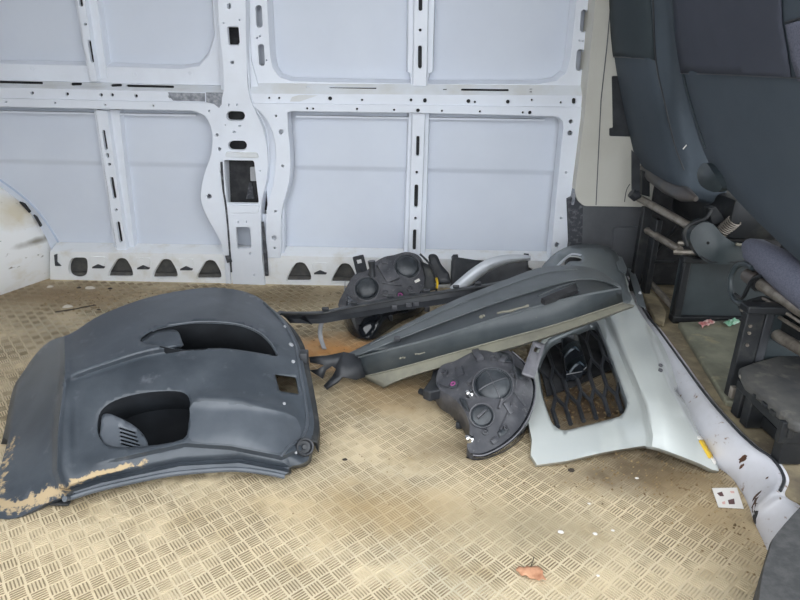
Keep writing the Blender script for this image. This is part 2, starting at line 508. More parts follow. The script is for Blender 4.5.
class Shell:
    def __init__(s, outline, ctrl, mapper=at_z, mods=()):
        s.out = clean(outline); s.f = tps(ctrl); s.mapper = mapper; s.mods = mods
    def h(s, x, y):
        v = s.f(x, y)
        for m in s.mods: v += m(x, y)
        return v
    def pos(s, x, y, off=0.0):
        p = s.mapper(x, y, s.h(x, y))
        if off: p = p + s.nrm(x, y) * off
        return p
    def nrm(s, x, y):
        e = 1.5
        a = s.mapper(x + e, y, s.h(x + e, y)) - s.mapper(x - e, y, s.h(x - e, y))
        b = s.mapper(x, y + e, s.h(x, y + e)) - s.mapper(x, y - e, s.h(x, y - e))
        n = a.cross(b).normalized()
        if n.dot(CAM - s.mapper(x, y, s.h(x, y))) < 0: n = -n
        return n
    def build(s, name, material, parent, holes=(), step=5.0, thick=0.003, skirt=None, dirt=None, smooth=50, region=None, off=0.0, features=()):
        out = clean(region) if region is not None else s.out
        holes = [clean(h) for h in holes]
        xs = np.array(out)
        gx, gy = np.meshgrid(np.arange(xs[:, 0].min(), xs[:, 0].max(), step), np.arange(xs[:, 1].min(), xs[:, 1].max(), step))
        gx = gx + (np.arange(gx.shape[0]) % 2)[:, None] * step * .5
        gx, gy = gx.ravel(), gy.ravel()
        ok = inside(out, gx, gy) & (dist_poly(out, gx, gy) > step * .45)
        for h in holes: ok &= ~inside(h, gx, gy) & (dist_poly(h, gx, gy) > step * .45)
        ext = []
        for line, offs in features:           # rows of points along a crease so that it stays crisp
            fx = []
            for a, b in zip(line, line[1:]):
                L_ = math.hypot(b[0] - a[0], b[1] - a[1]); m = max(1, int(L_ / 4)); nx, ny = -(b[1] - a[1]) / L_, (b[0] - a[0]) / L_
                for k in range(m):
                    for o_ in offs: fx.append((a[0] + (b[0] - a[0]) * k / m + nx * o_, a[1] + (b[1] - a[1]) * k / m + ny * o_))
            ok &= dist_poly(line, gx, gy, False) > max(abs(q) for q in offs) + step * .4
            fx = np.array(fx)
            k_ = inside(out, fx[:, 0], fx[:, 1]) & (dist_poly(out, fx[:, 0], fx[:, 1]) > 1.0)
            for h in holes: k_ &= ~inside(h, fx[:, 0], fx[:, 1]) & (dist_poly(h, fx[:, 0], fx[:, 1]) > 1.0)
            ext += [tuple(q) for q in fx[k_]]
        V2, T, loops = cdt(out, holes, list(zip(gx[ok], gy[ok])) + ext)
        verts = [s.pos(p[0], p[1], off) for p in V2]
        faces = [tuple(t) for t in T]
        nv = len(V2)
        if skirt:
            lp = loops[0]
            prev = lp
            for off_ in skirt:
                base = len(verts)
                for k, i in enumerate(lp):
                    o = off_(V2[i][0], V2[i][1], verts[i]) if callable(off_) else verts[i] + Vector(off_)
                    verts.append(o)
                n = len(lp)
                cur = list(range(base, base + n))
                faces += [(prev[k], prev[(k + 1) % n], cur[(k + 1) % n], cur[k]) for k in range(n)]
                prev = cur
        o = mesh(name, verts, faces, material, parent, smooth)
        if dirt is not None:
            at = o.data.attributes.new('dirt', 'FLOAT', 'POINT')
            vals = [dirt(V2[i][0], V2[i][1]) if i < nv else 0.0 for i in range(len(verts))]
            at.data.foreach_set('value', vals)
        if thick:
            m = o.modifiers.new('thickness', 'SOLIDIFY')
            m.thickness = thick; m.offset = -1
        return o
    def recess(s, name, loop, depth, material, parent, shrink=0.9, floor=True, depthf=None):
        loop = clean(loop)
        P = [s.pos(*p) for p in loop]
        N_ = sum((s.nrm(*p) for p in loop), Vector()).normalized()
        c = sum(P, Vector()) / len(P)
        Q = []
        for p, q in zip(loop, P):
            dd = depthf(*p) if depthf else depth
            Q.append(c + (q - c) * shrink - N_ * dd)
        n = len(P)
        v = P + Q + [sum(Q, Vector()) / n]
        f = [(k, (k + 1) % n, n + (k + 1) % n, n + k) for k in range(n)]
        if floor: f += [(n + k, n + (k + 1) % n, 2 * n) for k in range(n)]
        o = mesh(name, v, f, material, parent, 40)
        m = o.modifiers.new('thickness', 'SOLIDIFY'); m.thickness = 0.0025; m.offset = 1
        return o

def prism(poly, d):
    n = len(poly); d = Vector(d)
    return MB().add(list(poly) + [p + d for p in poly], [tuple(range(n)), tuple(range(2 * n - 1, n - 1, -1))] + [(i, (i + 1) % n, n + (i + 1) % n, n + i) for i in range(n)])
def bevel(o, w_, seg=3):
    b = o.modifiers.new('edge', 'BEVEL'); b.width = w_; b.segments = seg; b.limit_method = 'ANGLE'; b.angle_limit = math.radians(35)
    return o

def plane_axes(n, hint=(0, 0, 1)):
    n = Vector(n).normalized(); a = Vector(hint).cross(n)
    if a.length < 1e-3: a = Vector((1, 0, 0)).cross(n)
    a.normalize(); b = n.cross(a)
    return a, b, n

# ================================================================== THE VAN: floor, walls, roof
def lerp(a, b, t): return a + (b - a) * t

# cargo floor: thin plate, then the raised bars of the basket-weave tread
STEPX = 0.79
fl = MB().box(((-2.4 + STEPX) / 2, (0.60 + 2.46) / 2, -0.0115), (STEPX + 2.4, 1.86, 0.022)).build('floor', 'plate', smooth=0)
struct(fl, 'dusty beige tread plate load floor')
ang = math.radians(41)
ca, sa = math.cos(ang), math.sin(ang)
pitch = 0.0286
nb = 5
bl, bw, bh = 0.0235, 0.0024, 0.0014
cells = []
for i in range(-150, 150):
    for j in range(-150, 150):
        a, b = i * pitch, j * pitch
        x, y = a * ca - b * sa - 0.7, a * sa + b * ca + 1.5
        if -1.95 < x < STEPX - 0.02 and 0.62 < y < 2.42:
            cells.append((x, y, (i + j) % 2))
Vs = []; Fs = []
ux, uy = np.array((ca, sa)), np.array((-sa, ca))
for (x, y, k) in cells:
    d1, d2 = (ux, uy) if k else (uy, ux)
    for q in range(nb):
        off = (q - (nb - 1) / 2) * (pitch / nb)
        c = np.array((x, y)) + d2 * off
        b0 = len(Vs)
        for (l, wd, z) in ((bl / 2, bw / 2, 0), (bl / 2 - 0.0012, bw / 2 - 0.0005, bh)):
            for (s1, s2) in ((1, 1), (-1, 1), (-1, -1), (1, -1)):
                p = c + d1 * l * s1 + d2 * wd * s2
                Vs.append((p[0], p[1], z - 0.0005))
        Fs += [(b0 + 4, b0 + 5, b0 + 6, b0 + 7)] + [(b0 + m, b0 + (m + 1) % 4, b0 + 4 + (m + 1) % 4, b0 + 4 + m) for m in range(4)]
me = bpy.data.meshes.new('tread_bars')
me.from_pydata(Vs, [], Fs)
tb = link('tread_bars', me, 'bars', fl, smooth=0)
tb['kind'] = 'stuff'
tb['label'] = 'raised bars of the basket weave tread'

# ---------------------------------------------------------------- far wall: outer skin with a pressed crease
def skin_w(v):
    vc = 0.505
    return -0.078 + 0.012 * sstep(0.80, vc, v) - 0.008 * sstep(vc - 0.004, vc - 0.03, v)
rows = []
for v in sorted([k * 0.05 for k in range(0, 36)] + [0.47, 0.475, 0.48, 0.485, 0.49, 0.495, 0.505]):
    rows.append([WO + Vector((-2.45 + 3.45 * k / 30, 0, 0)) + WT * v + WN * skin_w(v) for k in range(31)])
wall = MB().grid(rows).build('wall_back', 'skin', smooth=30)
struct(wall, 'white inner side of the van body with pressed panels')
sol = wall.modifiers.new('thickness', 'SOLIDIFY'); sol.thickness = 0.004; sol.offset = 1

DOT = 1.25
def dots(l, r=DOT): return [circ(x, y, r * 1.25, 8) for x, y in l]

# upper window frames (set back), with rounded lower corners
plate('window_surround', sm([(-40, 63), (60, 65), (140, 67.5), (180, 69)], 3, False) +
      [(199, 66), (209, 55), (215, 35), (216, -40), (225, -40), (224, 85.5), (-40, 78.6)],
      [], wf=-0.045, th=0.03, flare=0.012, parent=wall)
plate('window_surround', [(244, -40), (266, -40), (270, 55), (272.5, 68), (279, 77), (292, 81.5), (420, 84), (540, 84), (556, 81), (566, 73),
                          (570.5, 58), (576, -40), (602, -40), (594, 40), (586, 84), (584, 96), (300, 95), (246, 95)],
      [slot(259, 16.5, 6.5, 23, -3), slot(261.5, 55, 6, 22, -3), slot(584, 21, 7, 23, 4), slot(580, 60, 7, 22, 4)] +
      dots([(260, 36), (257, 38), (266.5, 60), (590, 1), (583, 41), (579.5, 40.5), (587, 38)], 0.9),
      wf=-0.03, th=0.045, flare=0.012, hflare=0.002, parent=wall)
# sloped dusty ledges with long slots
def ledge(x0, x1, yt, yb, ya, w0, w1, holes):
    def f(px, py):
        t = (px - x0) / (x1 - x0); top = lerp(yt[0], yt[1], t); bot = lerp(yb[0], yb[1], t)
        return lerp(w0, w1, min(1, max(0, (py - top) / (bot - top))))
    plate('ledge_shade', [(x0, yt[0] + .5), (x1 - 2, yt[1] + .5), (x1 - 2, yb[1]), (x0, yb[0])], [], wf=lambda a, b: f(a, b) - .011, th=0.004, material='cavity_shade', parent=wall, bevel=0)  # dark backing painted as shade behind the ledge slots
    return plate('ledge', [(x0, yt[0]), (x1, yt[1]), (x1, yb[1]), (x0, yb[0])], holes, wf=f, th=0.025, material='dusty_paint', parent=wall, bevel=0)
ledge(-40, 224, (79, 86), (86.5, 93), None, -0.045, 0.0,
      [slot(20, 82.6, 46, 2.6, 1.3), slot(76, 84.2, 12, 2.8, -3), slot(116, 85.4, 12, 2.8, -3), slot(150, 86.4, 48, 2.6, 1.3)])
ledge(246, 588, (83, 85.5), (93.5, 95.5), None, -0.03, 0.0,
      [slot(353, 87.8, 47, 1.8, 1), slot(485, 90, 48, 2.2, .6), slot(445, 89.5, 4, 1), slot(308, 87, 4, 1), slot(531, 89, 3, 1), slot(531, 92, 3, 1)])
# front faces of the middle rail
plate('rail_face', [(-40, 86), (224, 92.8), (224, 103), (-40, 97)],
      dots([(32, 93), (67, 94), (101, 95), (112, 95), (136, 96), (170, 96.5)], 1.4), wf=0.0, th=0.06, parent=wall)
plate('rail_face', [(246, 93.3), (588, 95.4), (586, 107), (246, 103)],
      dots([(269, 98), (279, 98), (306, 96), (362, 100), (475, 102), (532, 100), (561, 102.5)], 1.0) +
      dots([(330, 98.5), (508, 101.8), (468.5, 101.2)], 1.7) + [slot(574, 101, 4, 6), slot(425, 100.5, 3.5, 4.5), slot(411, 100, 2.5, 3)],
      wf=0.0, th=0.06, parent=wall)
plate('rail_shade', [(-38, 88), (222, 94), (222, 102.5), (-38, 96.5)], [], wf=-0.014, th=0.004, material='cavity_shade', parent=wall, bevel=0)  # dark backing sheets paint the shade behind the rail holes
plate('rail_shade', [(248, 95), (585, 97), (584, 106.5), (248, 102.5)], [], wf=-0.014, th=0.004, material='cavity_shade', parent=wall, bevel=0)
plate('rail_shade', [(-38, 98.5), (205, 104), (205, 108), (-38, 105)], [], wf=-0.006, th=0.004, material='cavity_shade', parent=wall, bevel=0)
plate('rail_shade', [(296, 104.5), (556, 108), (556, 114.5), (296, 110)], [], wf=-0.006, th=0.004, material='cavity_shade', parent=wall, bevel=0)
# lower flanges that run on into the window frames
plate('lower_frame', [(-40, 97.3), (200, 102.8), (224, 103.4), (224, 150), (226, 200), (231, 284)] +
      sm([(226, 284), (224.5, 262), (222, 246), (216, 233), (207, 217), (201.5, 203), (201, 190), (205, 172), (210.5, 156), (212.5, 140), (210.5, 126), (204, 115.5), (192, 110.8)], 4, False) +
      [(-40, 106.5)],
      dots([(6, 102), (55, 103), (105, 105), (153, 106), (209, 111)], 0.9) + dots([(209, 196.5)], 2.0) + dots([(217, 135), (219.5, 149), (222, 165), (221.5, 172)], 1.3),
      wf=0.006, th=0.055, flare=0.004, parent=wall)
plate('lower_frame', [(250, 103.2), (588, 107.3), (584, 120), (577, 180), (567.5, 245), (566, 262)] +
      [(550, 262), (555.5, 205), (560.5, 155), (563.5, 128), (562.5, 121), (559, 117.5), (552, 116.3), (425, 113.2), (292, 111.3), (287.5, 112.5)] +
      sm([(288, 130), (290, 150), (290.3, 170), (288, 187), (283.5, 203), (281.2, 218), (280.5, 258)], 4, False) +
      [(266, 258)] + sm([(266, 230), (267, 207), (273, 185), (276, 160), (274, 138), (268, 122), (258, 110)], 4, False),
      dots([(307, 108.5), (313, 108.8), (357, 109), (394, 110), (442, 111), (480, 111.6), (523, 112.5)], 1.0) +
      dots([(418, 110.5), (530, 112.8), (571, 121.5)], 1.6) + dots([(570, 133), (281, 131.8), (274, 238), (557, 245)], 2.0) +
      dots([(276, 116), (282.5, 166), (275.5, 211.5), (275, 248), (566, 172.5), (561, 218)], 1.0),
      wf=0.006, th=0.06, flare=0.004, parent=wall)
# slim pressed lips under the rail
for (x0, x1, y0, y1) in ((-40, 196, 110.3, 114.8), (296, 545, 115.6, 119.4)):
    plate('pressed_lip', rrect([(x0, y0), (x1, y1), (x1, y1 + 1.8), (x0, y0 + 1.8)], .8, 2), [], wf=-0.045, th=0.03, parent=wall, bevel=0)
# valley behind the central pillar
plate('pillar_valley', [(238, -40), (249, -40), (251, 60), (262, 100), (284, 130), (284, 262), (222, 262), (222, 100), (216, -40)],
      [rrect([(214, 150), (264, 150.5), (268, 214), (217, 213)], 2), rrect([(234, 226), (252, 226), (253, 250), (236, 250)], 2),
       slot(233, 36, 14, 22), slot(235.5, 116, 20, 12), slot(237.5, 145, 20, 12)], wf=-0.02, th=0.05, parent=wall)
# central pillar
pil = plate('pillar', sm([(217.5, -40), (218, 0), (219.5, 30), (223, 62), (224, 88)], 3, False) + [(222, 98), (221, 112), (222, 150), (225, 200), (229, 250), (233, 284)] +
      [(265, 285), (262, 257)] + sm([(260.5, 215), (262.5, 197), (267, 178), (267.5, 155), (264, 132), (257, 115), (251.5, 103), (248, 88), (246.5, 60), (245.5, 0), (245, -40)], 3, False),
      [rrect([(227, 26.5), (238.5, 26.5), (240, 45.5), (228.5, 45.5)], 2), slot(229, 6, 4, 6), slot(235.6, 116, 19, 10, 1), slot(237.5, 145.5, 19, 10, 1),
       rrect([(223.5, 160), (254, 160.5), (259, 204), (227, 203.5)], 2.5), rrect([(235.3, 227), (250, 227), (251.5, 248), (237, 249)], 2.5)] +
      dots([(223.5, 23), (239.5, 20)], 0.9) + dots([(232, 62.5)], 1.7) + [slot(228.8, 105, 1.8, 3), slot(237, 105, 1.8, 3), slot(234, 132, 3.4, 2.6), slot(239.5, 125.8, 3, 1.6),
       circ(225.5, 125, .9, 8), slot(238, 222, 1.4, 2.8), slot(246.5, 222, 1.4, 2.8), circ(249.8, 253.5, 1.3, 8), circ(254, 275, 1.3, 8), circ(260, 171, 1.1, 8)],
      wf=0.012, th=0.05, flare=0.006, hflare=0.003, parent=wall)
plate('pillar_pad', rrect([(226, 152), (257, 153), (258.5, 158), (225, 157)], 2), [], wf=0.017, th=0.012, flare=0.004, material='dusty_paint', parent=wall)
plate('pillar_pad', rrect([(228, 205.5), (259, 206), (258, 213), (230, 213)], 2), [], wf=0.017, th=0.012, flare=0.004, material='paint', parent=wall)
# dark sheets painted as the shade inside the pillar
for nm, poly, m in (('pillar_shade', [(218, 154), (264, 154), (268, 210), (222, 210)], 'cavity_shade'), ('pillar_shade', [(222, 20), (246, 20), (247, 50), (224, 50)], 'cavity_shade'),
                    ('pillar_shade', [(222, 108), (252, 108), (255, 152), (222, 152)], 'cavity_shade')):
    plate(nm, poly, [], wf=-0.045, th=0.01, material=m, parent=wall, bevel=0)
plate('latch', rrect([(250, 167), (256, 167), (257, 181), (250.5, 181)], 1), [], wf=-0.03, th=0.012, material='greypart', parent=wall)
plate('cable_bracket', rrect([(249, 183), (252, 183), (254, 199), (246, 199)], 1), [], wf=-0.036, th=0.008, material='sealer', parent=wall)
# seam sealer lines on the pillar
def wall_line(name, pts, width, woff, m):
    mb = MB()
    P = [at_w(x, y, woff) for x, y in sm(pts, 4, False)]
    mb.tube(P, width, 6)
    return mb.build(name, m, wall)
wall_line('seam_sealer', [(221.5, 162), (223, 185), (226, 205), (228, 225), (229.5, 245), (231.5, 272)], 0.0045, 0.010, 'sealer')
plate('sealer_tape', [(261.5, 222), (263.5, 222), (267, 253), (268.5, 276), (265, 276), (263.5, 255)], [], wf=0.0165, th=0.006, material='sealer', parent=wall, bevel=0)
plate('sealer_patch', [(225, 256), (230, 256), (232, 262), (227, 263)], [], wf=0.018, th=0.005, material='sealer', parent=wall, bevel=0)
wall_line('seam_line', [(246, 40), (248.5, 75), (251, 96), (258, 112), (266, 128), (269, 150), (268, 172), (261.5, 196)], 0.003, 0.0, 'paint')
# bare primer patches on the rail
plate('primer_patch', [(168, 92.3), (205, 93.2), (205, 101.6), (173, 100.6), (170, 97)], [], wf=0.0012, th=0.001, material='primer', parent=wall, bevel=0)
plate('primer_patch', [(206, 92.5), (223, 92.9), (222.5, 103), (219, 108), (214, 104), (206, 102)], [], wf=0.0075, th=0.007, material='primer', parent=wall, bevel=0)
plate('primer_patch', [(292, 97), (299, 95), (318, 95.3), (310, 98), (300, 101.5), (290, 101.5)], [], wf=0.0012, th=0.001, material='dusty_paint', parent=wall, bevel=0)

# slim posts with slots
def post(face, flange, slots, dts, wf):
    plate('post_flange', flange, [], wf=wf - 0.022, th=0.045, flare=0.006, parent=wall)
    cx_ = sum(p[0] for p in face) / len(face)
    plate('post_shade', [(cx_ + (p[0] - cx_) * .995, p[1]) for p in face], [], wf=wf - 0.016, th=0.004, material='cavity_shade', parent=wall, bevel=0)  # dark strip behind the slots, their shade put in as colour
    plate('post', face, slots + dots(dts, 1.3), wf=wf, th=0.028, flare=0.004, hflare=0.001, parent=wall)
post([(74, -40), (84, -40), (97, 80.5), (91, 81.5), (83.5, 40)], [(68, -40), (98, -40), (107.5, 78), (89, 80)],
     [slot(80.5, 1, 4, 12, -8), slot(90.8, 51.5, 3.4, 23, -9)], [(85.2, 24.3)], -0.02)
post([(95.5, 110), (107, 111), (127.5, 256), (117.5, 256)], [(93.5, 108), (119, 110), (135, 256), (115.5, 256)],
     [slot(104.8, 140, 3, 20, -9), slot(107.3, 150.5, 2.4, 5, -9)[:0] or slot(107.4, 155.5, 2.6, 5, -9), slot(113, 188, 3.8, 22, -9), slot(119.4, 232, 3.6, 21, -9)], [(109.3, 164.5), (116, 210)], -0.02)
post([(413, -40), (425.5, -40), (426.5, 86), (413, 86)], [(408, -40), (433, -40), (432.5, 72), (429, 73.5), (428, 84), (411, 84), (410.5, 73.5), (407.5, 72)],
     [slot(420.5, 2, 4, 18), slot(420, 57, 4, 23)], [(420.2, 30)], -0.015)
post([(412.5, 113), (425, 113.5), (420, 256), (408.5, 256)], [(409, 112), (429, 113), (424.5, 256), (404, 256)],
     [slot(417.8, 146, 3.4, 20, 1.5), slot(416.2, 196, 4, 23, 1.5), slot(414.5, 240, 3.6, 21, 1.5)], [(416.8, 172.5), (415.5, 218.5)], -0.015)
for (x, y) in ((32, 68.5), (135, 74.3), (85, 70), (190, 73)):
    wpos = at_w(x, y, -0.0445)
    MB().lathe(wpos, WN, [(0.009, -0.002), (0.009, 0.0015), (0.006, 0.0015), (0.005, 0.0)], 14).build('plug', 'paint', wall)

# bottom rail with its row of three-cornered holes
def tri(cx, cy, s=1.0):
    return sm(rrect([(cx - 13 * s, cy + 10), (cx - 11 * s, cy + 4), (cx - 3 * s, cy - 9.5), (cx + 6 * s, cy - 9.5), (cx + 12.5 * s, cy + 2), (cx + 13.5 * s, cy + 10)], 4.0, 3), 1)
sq = rrect([(71, 257.5), (87, 257.5), (88, 268), (86, 277), (77, 279), (69, 275), (68, 266)], 4, 3)
plate('sill_rail', [(50, 251.5), (200, 254), (268, 255.5), (600, 262), (600, 291), (228, 284.5), (50, 280.5)],
      [sq, tri(120, 267.5), tri(164.5, 268.5), tri(208.5, 269.5), tri(298.5, 271.8), tri(343.5, 272.8), tri(391, 274), tri(436, 275), tri(481, 276), tri(526, 277)],
      wf=0.0, th=0.072, flare=0.018, hflare=0.004, material='sill_paint', parent=wall, bevel=0.002)
plate('sill_shade', [(60, 255.5), (600, 266), (600, 296), (60, 284)], [], wf=-0.03, th=0.012, material='cavity_shade_grey', parent=wall, bevel=0)  # dark grey sheet painted as the shade inside the sill
for cx, cy in ((78, 268), (120, 267.5), (164.5, 268.5), (208.5, 269.5), (298.5, 271.8), (343.5, 272.8)):
    plate('sill_ledge', [(cx - 12, cy + 4.5), (cx + 13, cy + 4.8), (cx + 13, cy + 10.5), (cx - 12, cy + 10)], [], wf=-0.012, th=0.018, material='cavity_shade_grey', parent=wall, bevel=0.001)
for cx, cy in ((98, 265), (143, 266), (186, 267), (320, 271)):
    plate('sill_emboss', rrect([(cx - 8, cy - 8), (cx + 8, cy - 8), (cx + 6, cy + 2), (cx - 6, cy + 2)], 3), [], wf=0.003, th=0.003, flare=0.002, material='sill_paint', parent=wall)
    plate('sill_clip', rrect([(cx - 6, cy + 2), (cx, cy - 1), (cx + 7, cy + 2), (cx + 6, cy + 3.4), (cx - 6, cy + 3.4)], 1), [], wf=0.004, th=0.004, material='sealer', parent=wall, bevel=0)

# wheel arch bulging in at the left
prof = [(55, 279), (53, 262), (47, 245), (40, 231), (30, 216), (20, 205), (0, 189), (-30, 172), (-70, 160), (-120, 155), (-170, 160), (-215, 178), (-250, 215), (-265, 258), (-266, 288)]
prof = sm(prof, 3, False)
ctr = at_w(-110, 285, -0.04)
P0 = [at_w(x, y, -0.04) for x, y in prof]
rows = [[ctr + (p - ctr) * .985 - WN * 0.035 for p in P0]]
for k in range(13):
    t = k / 12
    s_ = 1 - 0.30 * t
    if t > 0.8: s_ -= 0.25 * ((t - 0.8) / 0.2) ** 2
    rows.append([ctr + (p - ctr) * s_ + Vector((0, -0.58 * min(1, t * 1.1) , 0)) for p in P0])
for r in rows:
    for p in r: p.z = max(p.z, -0.004)
rows.append([ctr + Vector((0, -0.58, 0))] * len(P0))
arch = MB().grid(rows).build('wheel_arch', 'arch_paint', wall, smooth=60, merge=True)
arc2 = sm([(-30, 158), (0, 180), (18, 193), (33, 206), (46, 222), (57, 240), (64, 256)], 4, False)
plate('arch_flange', arc2 + [(x - 13, y + 9) for x, y in arc2[::-1]], [], wf=-0.068, th=0.012, flare=0.006, material='skin', parent=wall)
wall_line('arch_ring', [(-30, 158), (0, 180), (18, 193), (33, 206), (46, 222), (57, 240), (63, 254)], 0.005, -0.072, 'blue_ring')  # thin bluish line along the wheel arch
for a in ([(19, 202), (24, 204), (30, 212), (29, 213)], [(33, 215), (36, 217), (41, 226), (40, 227)]):
    plate('arch_gap', a, [], wf=-0.045, th=0.01, material='cavity_shade', parent=wall, bevel=0)
plate('arch_clip', [(54, 255), (57, 254), (57, 262), (61, 266), (55, 266)], [], wf=0.004, th=0.006, material='sealer', parent=wall, bevel=0)

# roof, rear end and the sheet beside the open door: out of frame, they shade the inside
struct(MB().box((-0.1, 1.60, 1.78), (4.6, 2.1, 0.03)).build('ceiling', 'ceiling', smooth=0), 'white van roof')
struct(MB().box((-2.42, 1.60, 0.88), (0.03, 2.1, 1.76)).build('wall_left', 'ceiling', smooth=0), 'white rear end of the load space')
struct(MB().box((-1.80, 0.57, 0.88), (1.20, 0.03, 1.76)).build('wall_front', 'ceiling', smooth=0), 'white side panel beside the open sliding door')
struct(MB().box((0, 0, -0.60), (14, 14, 0.04)).build('ground', 'asphalt', smooth=0), 'grey ground outside the van')

# ---------------------------------------------------------------- cream and grey trim at the right end of the wall
def wallbox(px, w0, th, name, material, parent=None, r=2.0, bevel=0.004):
    return plate(name, rrect(px, r), [], wf=w0, th=th, flare=0.003, material=material, parent=parent, bevel=bevel)
tr = struct(wallbox([(601, -60), (960, -60), (960, 212), (583, 206), (577, 200), (575, 190), (584, 120)], 0.05, 0.11, 'trim_1', 'cream', r=4), 'cream plastic pillar trim')
wall_line_parent = tr
mbl = MB(); mbl.tube([at_w(x, y, 0.0505) for x, y in ((611, 0), (607, 45), (601, 100), (596, 205))], 0.002, 6)
mbl.build('groove', 'greytrim', tr)
plate('belt_slot', rrect([(612, 76), (640, 76), (640, 137), (609.5, 136), (609.5, 128), (613, 128)], 1.5), [], wf=0.054, th=0.01, material='black', parent=tr)
tr2 = struct(wallbox([(576, 204), (960, 209), (960, 330), (560, 320), (570, 240)], 0.03, 0.09, 'trim_2', 'greytrim', r=3), 'dark grey plastic panel below the cream trim')
plate('raised_panel', rrect([(614, 228), (660, 228), (660, 300), (612, 300)], 4), [], wf=0.042, th=0.014, flare=0.004, material='greytrim', parent=tr2)
plate('trim_gap', [(568, 200), (578, 195), (583, 206), (582, 250), (570, 250)], [], wf=0.034, th=0.03, material='sealer', parent=tr2, bevel=0)
plate('sealing_strip', [(602, -40), (604, -40), (587, 118), (578, 185), (574, 205), (571.5, 205), (577, 180), (584.5, 118)], [], wf=0.045, th=0.09, material='primer', parent=wall)

# ---------------------------------------------------------------- step up to the cab
ZC = 0.085
top_px = [(618, 268), (640, 312), (655, 332), (676, 362), (700, 396), (727, 428), (748, 448), (763, 458), (773, 470), (777, 482), (772, 495)]
top = [at_z(x, y, ZC) for x, y in top_px]
bot = [Vector((p.x - 0.035 - 0.006 * math.sin(i * .8), p.y, -0.01)) for i, p in enumerate(top[:6])]
bot += [at_z(x, y, -0.01) for x, y in ((729, 478), (738, 490), (745, 502), (750, 513), (754, 523))]
tail_top = [at_z(x, y, ZC - 0.01) for x, y in ((778, 500), (788, 508), (797, 520), (803, 535), (806, 560))]
tail_bot = [at_z(x, y, -0.01) for x, y in ((758, 533), (762, 543), (767, 555), (772, 568), (778, 585))]
T_ = sm(top + tail_top, 4, False); B_ = sm(bot + tail_bot, 4, False)
rows = [[lerp(b, t, k / 6) + Vector((-0.012 * math.sin(math.pi * k / 6), 0, 0)) for t, b in zip(T_, B_)] for k in range(7)]
rows.append([t + Vector((0.012, 0.004, 0.002)) for t in T_])
rows.append([t + Vector((0.03, 0.008, -0.004)) for t in T_])
riser = MB().grid(rows).build('step_riser', 'riser', smooth=60)
sol = riser.modifiers.new('thickness', 'SOLIDIFY'); sol.thickness = 0.003; sol.offset = 0
struct(riser, 'white painted step edge with rust spots beside the load floor')
MB().tube([t + Vector((0.014, 0, 0.004)) for t in T_[:40]], 0.0035, 6).build('rubber_edge', 'black', riser)
# rust eaten into the step: patches laid on the curved face
RN = len(T_)
def riser_pt(u, k):        # u along the step 0..1, k up the face 0..1
    q = u * (RN - 1); i = min(int(q), RN - 2); t = q - i
    p = lerp(lerp(B_[i], B_[i + 1], t), lerp(T_[i], T_[i + 1], t), k)
    return p + Vector((-0.012 * math.sin(math.pi * k) - .0025, -.001, 0))
def rust(u, k, du, dk, m='rust', n=14):
    pts = []
    for i in range(n):
        a = 2 * math.pi * i / n; r = random.uniform(.6, 1.15)
        pts.append(riser_pt(u + du * r * math.cos(a), min(1, max(.04, k + dk * r * math.sin(a)))))
    c = riser_pt(u, k)
    f = [(i, (i + 1) % n, n) for i in range(n)] + [(i, (i + 1) % n, n + 1 + (i + 1) % n, n + 1 + i) for i in range(n)]
    mesh('rust_patch', pts + [c] + [p + Vector((.006, .001, 0)) for p in pts], f, m, riser, 60)
def near_u(px, py, z):
    q = at_z(px, py, z)
    return min(range(RN), key=lambda i: abs(lerp(B_[i], T_[i], z / ZC).y - q.y)) / (RN - 1)
u5 = near_u(752, 512, .03)
rust(9.3 / 15, .45, .03, .36); rust(10.2 / 15, .28, .03, .24, 'cavity_shade'); rust(8.8 / 15, .5, .008, .2)
for (px, py, k, du, dk) in ((744, 458, .75, .009, .13), (741, 464, .6, .006, .08), (692, 391, .5, .004, .1), (668, 357, .55, .004, .09), (720, 430, .4, .004, .08), (770, 478, .85, .004, .04)):
    rust(near_u(px, py, ZC * k), k, du, dk)
T2 = [Vector((0.93, 2.42, ZC))] + T_ 
cv = [t + Vector((0.016, 0, -0.004)) for t in T2] + [Vector((0.85, 0.62, ZC)), Vector((2.3, 0.62, ZC)), Vector((2.3, 2.42, ZC))]
n = len(cv)
cab = mesh('cab_floor', cv + [p - Vector((0, 0, 0.05)) for p in cv], [tuple(range(n)), tuple(range(2 * n - 1, n - 1, -1))] + [(i, (i + 1) % n, n + (i + 1) % n, n + i) for i in range(n)], 'cab_brown', smooth=0)
struct(cab, 'dirty brown cab floor behind the seats')
mb = MB()
P = [at_z(x, y, ZC + 0.012) for x, y in ((678, 322), (770, 318), (850, 400), (760, 408), (726, 400))]
n = len(P)
mb.add(P + [p - Vector((0, 0, 0.02)) for p in P], [tuple(range(n)), tuple(range(2 * n - 1, n - 1, -1))] + [(i, (i + 1) % n, n + (i + 1) % n, n + i) for i in range(n)])
mat_o = mb.build('rubber_mat', 'cab_rubber', cab)
md = mat_o.modifiers.new('edge', 'BEVEL'); md.width = 0.006; md.segments = 3

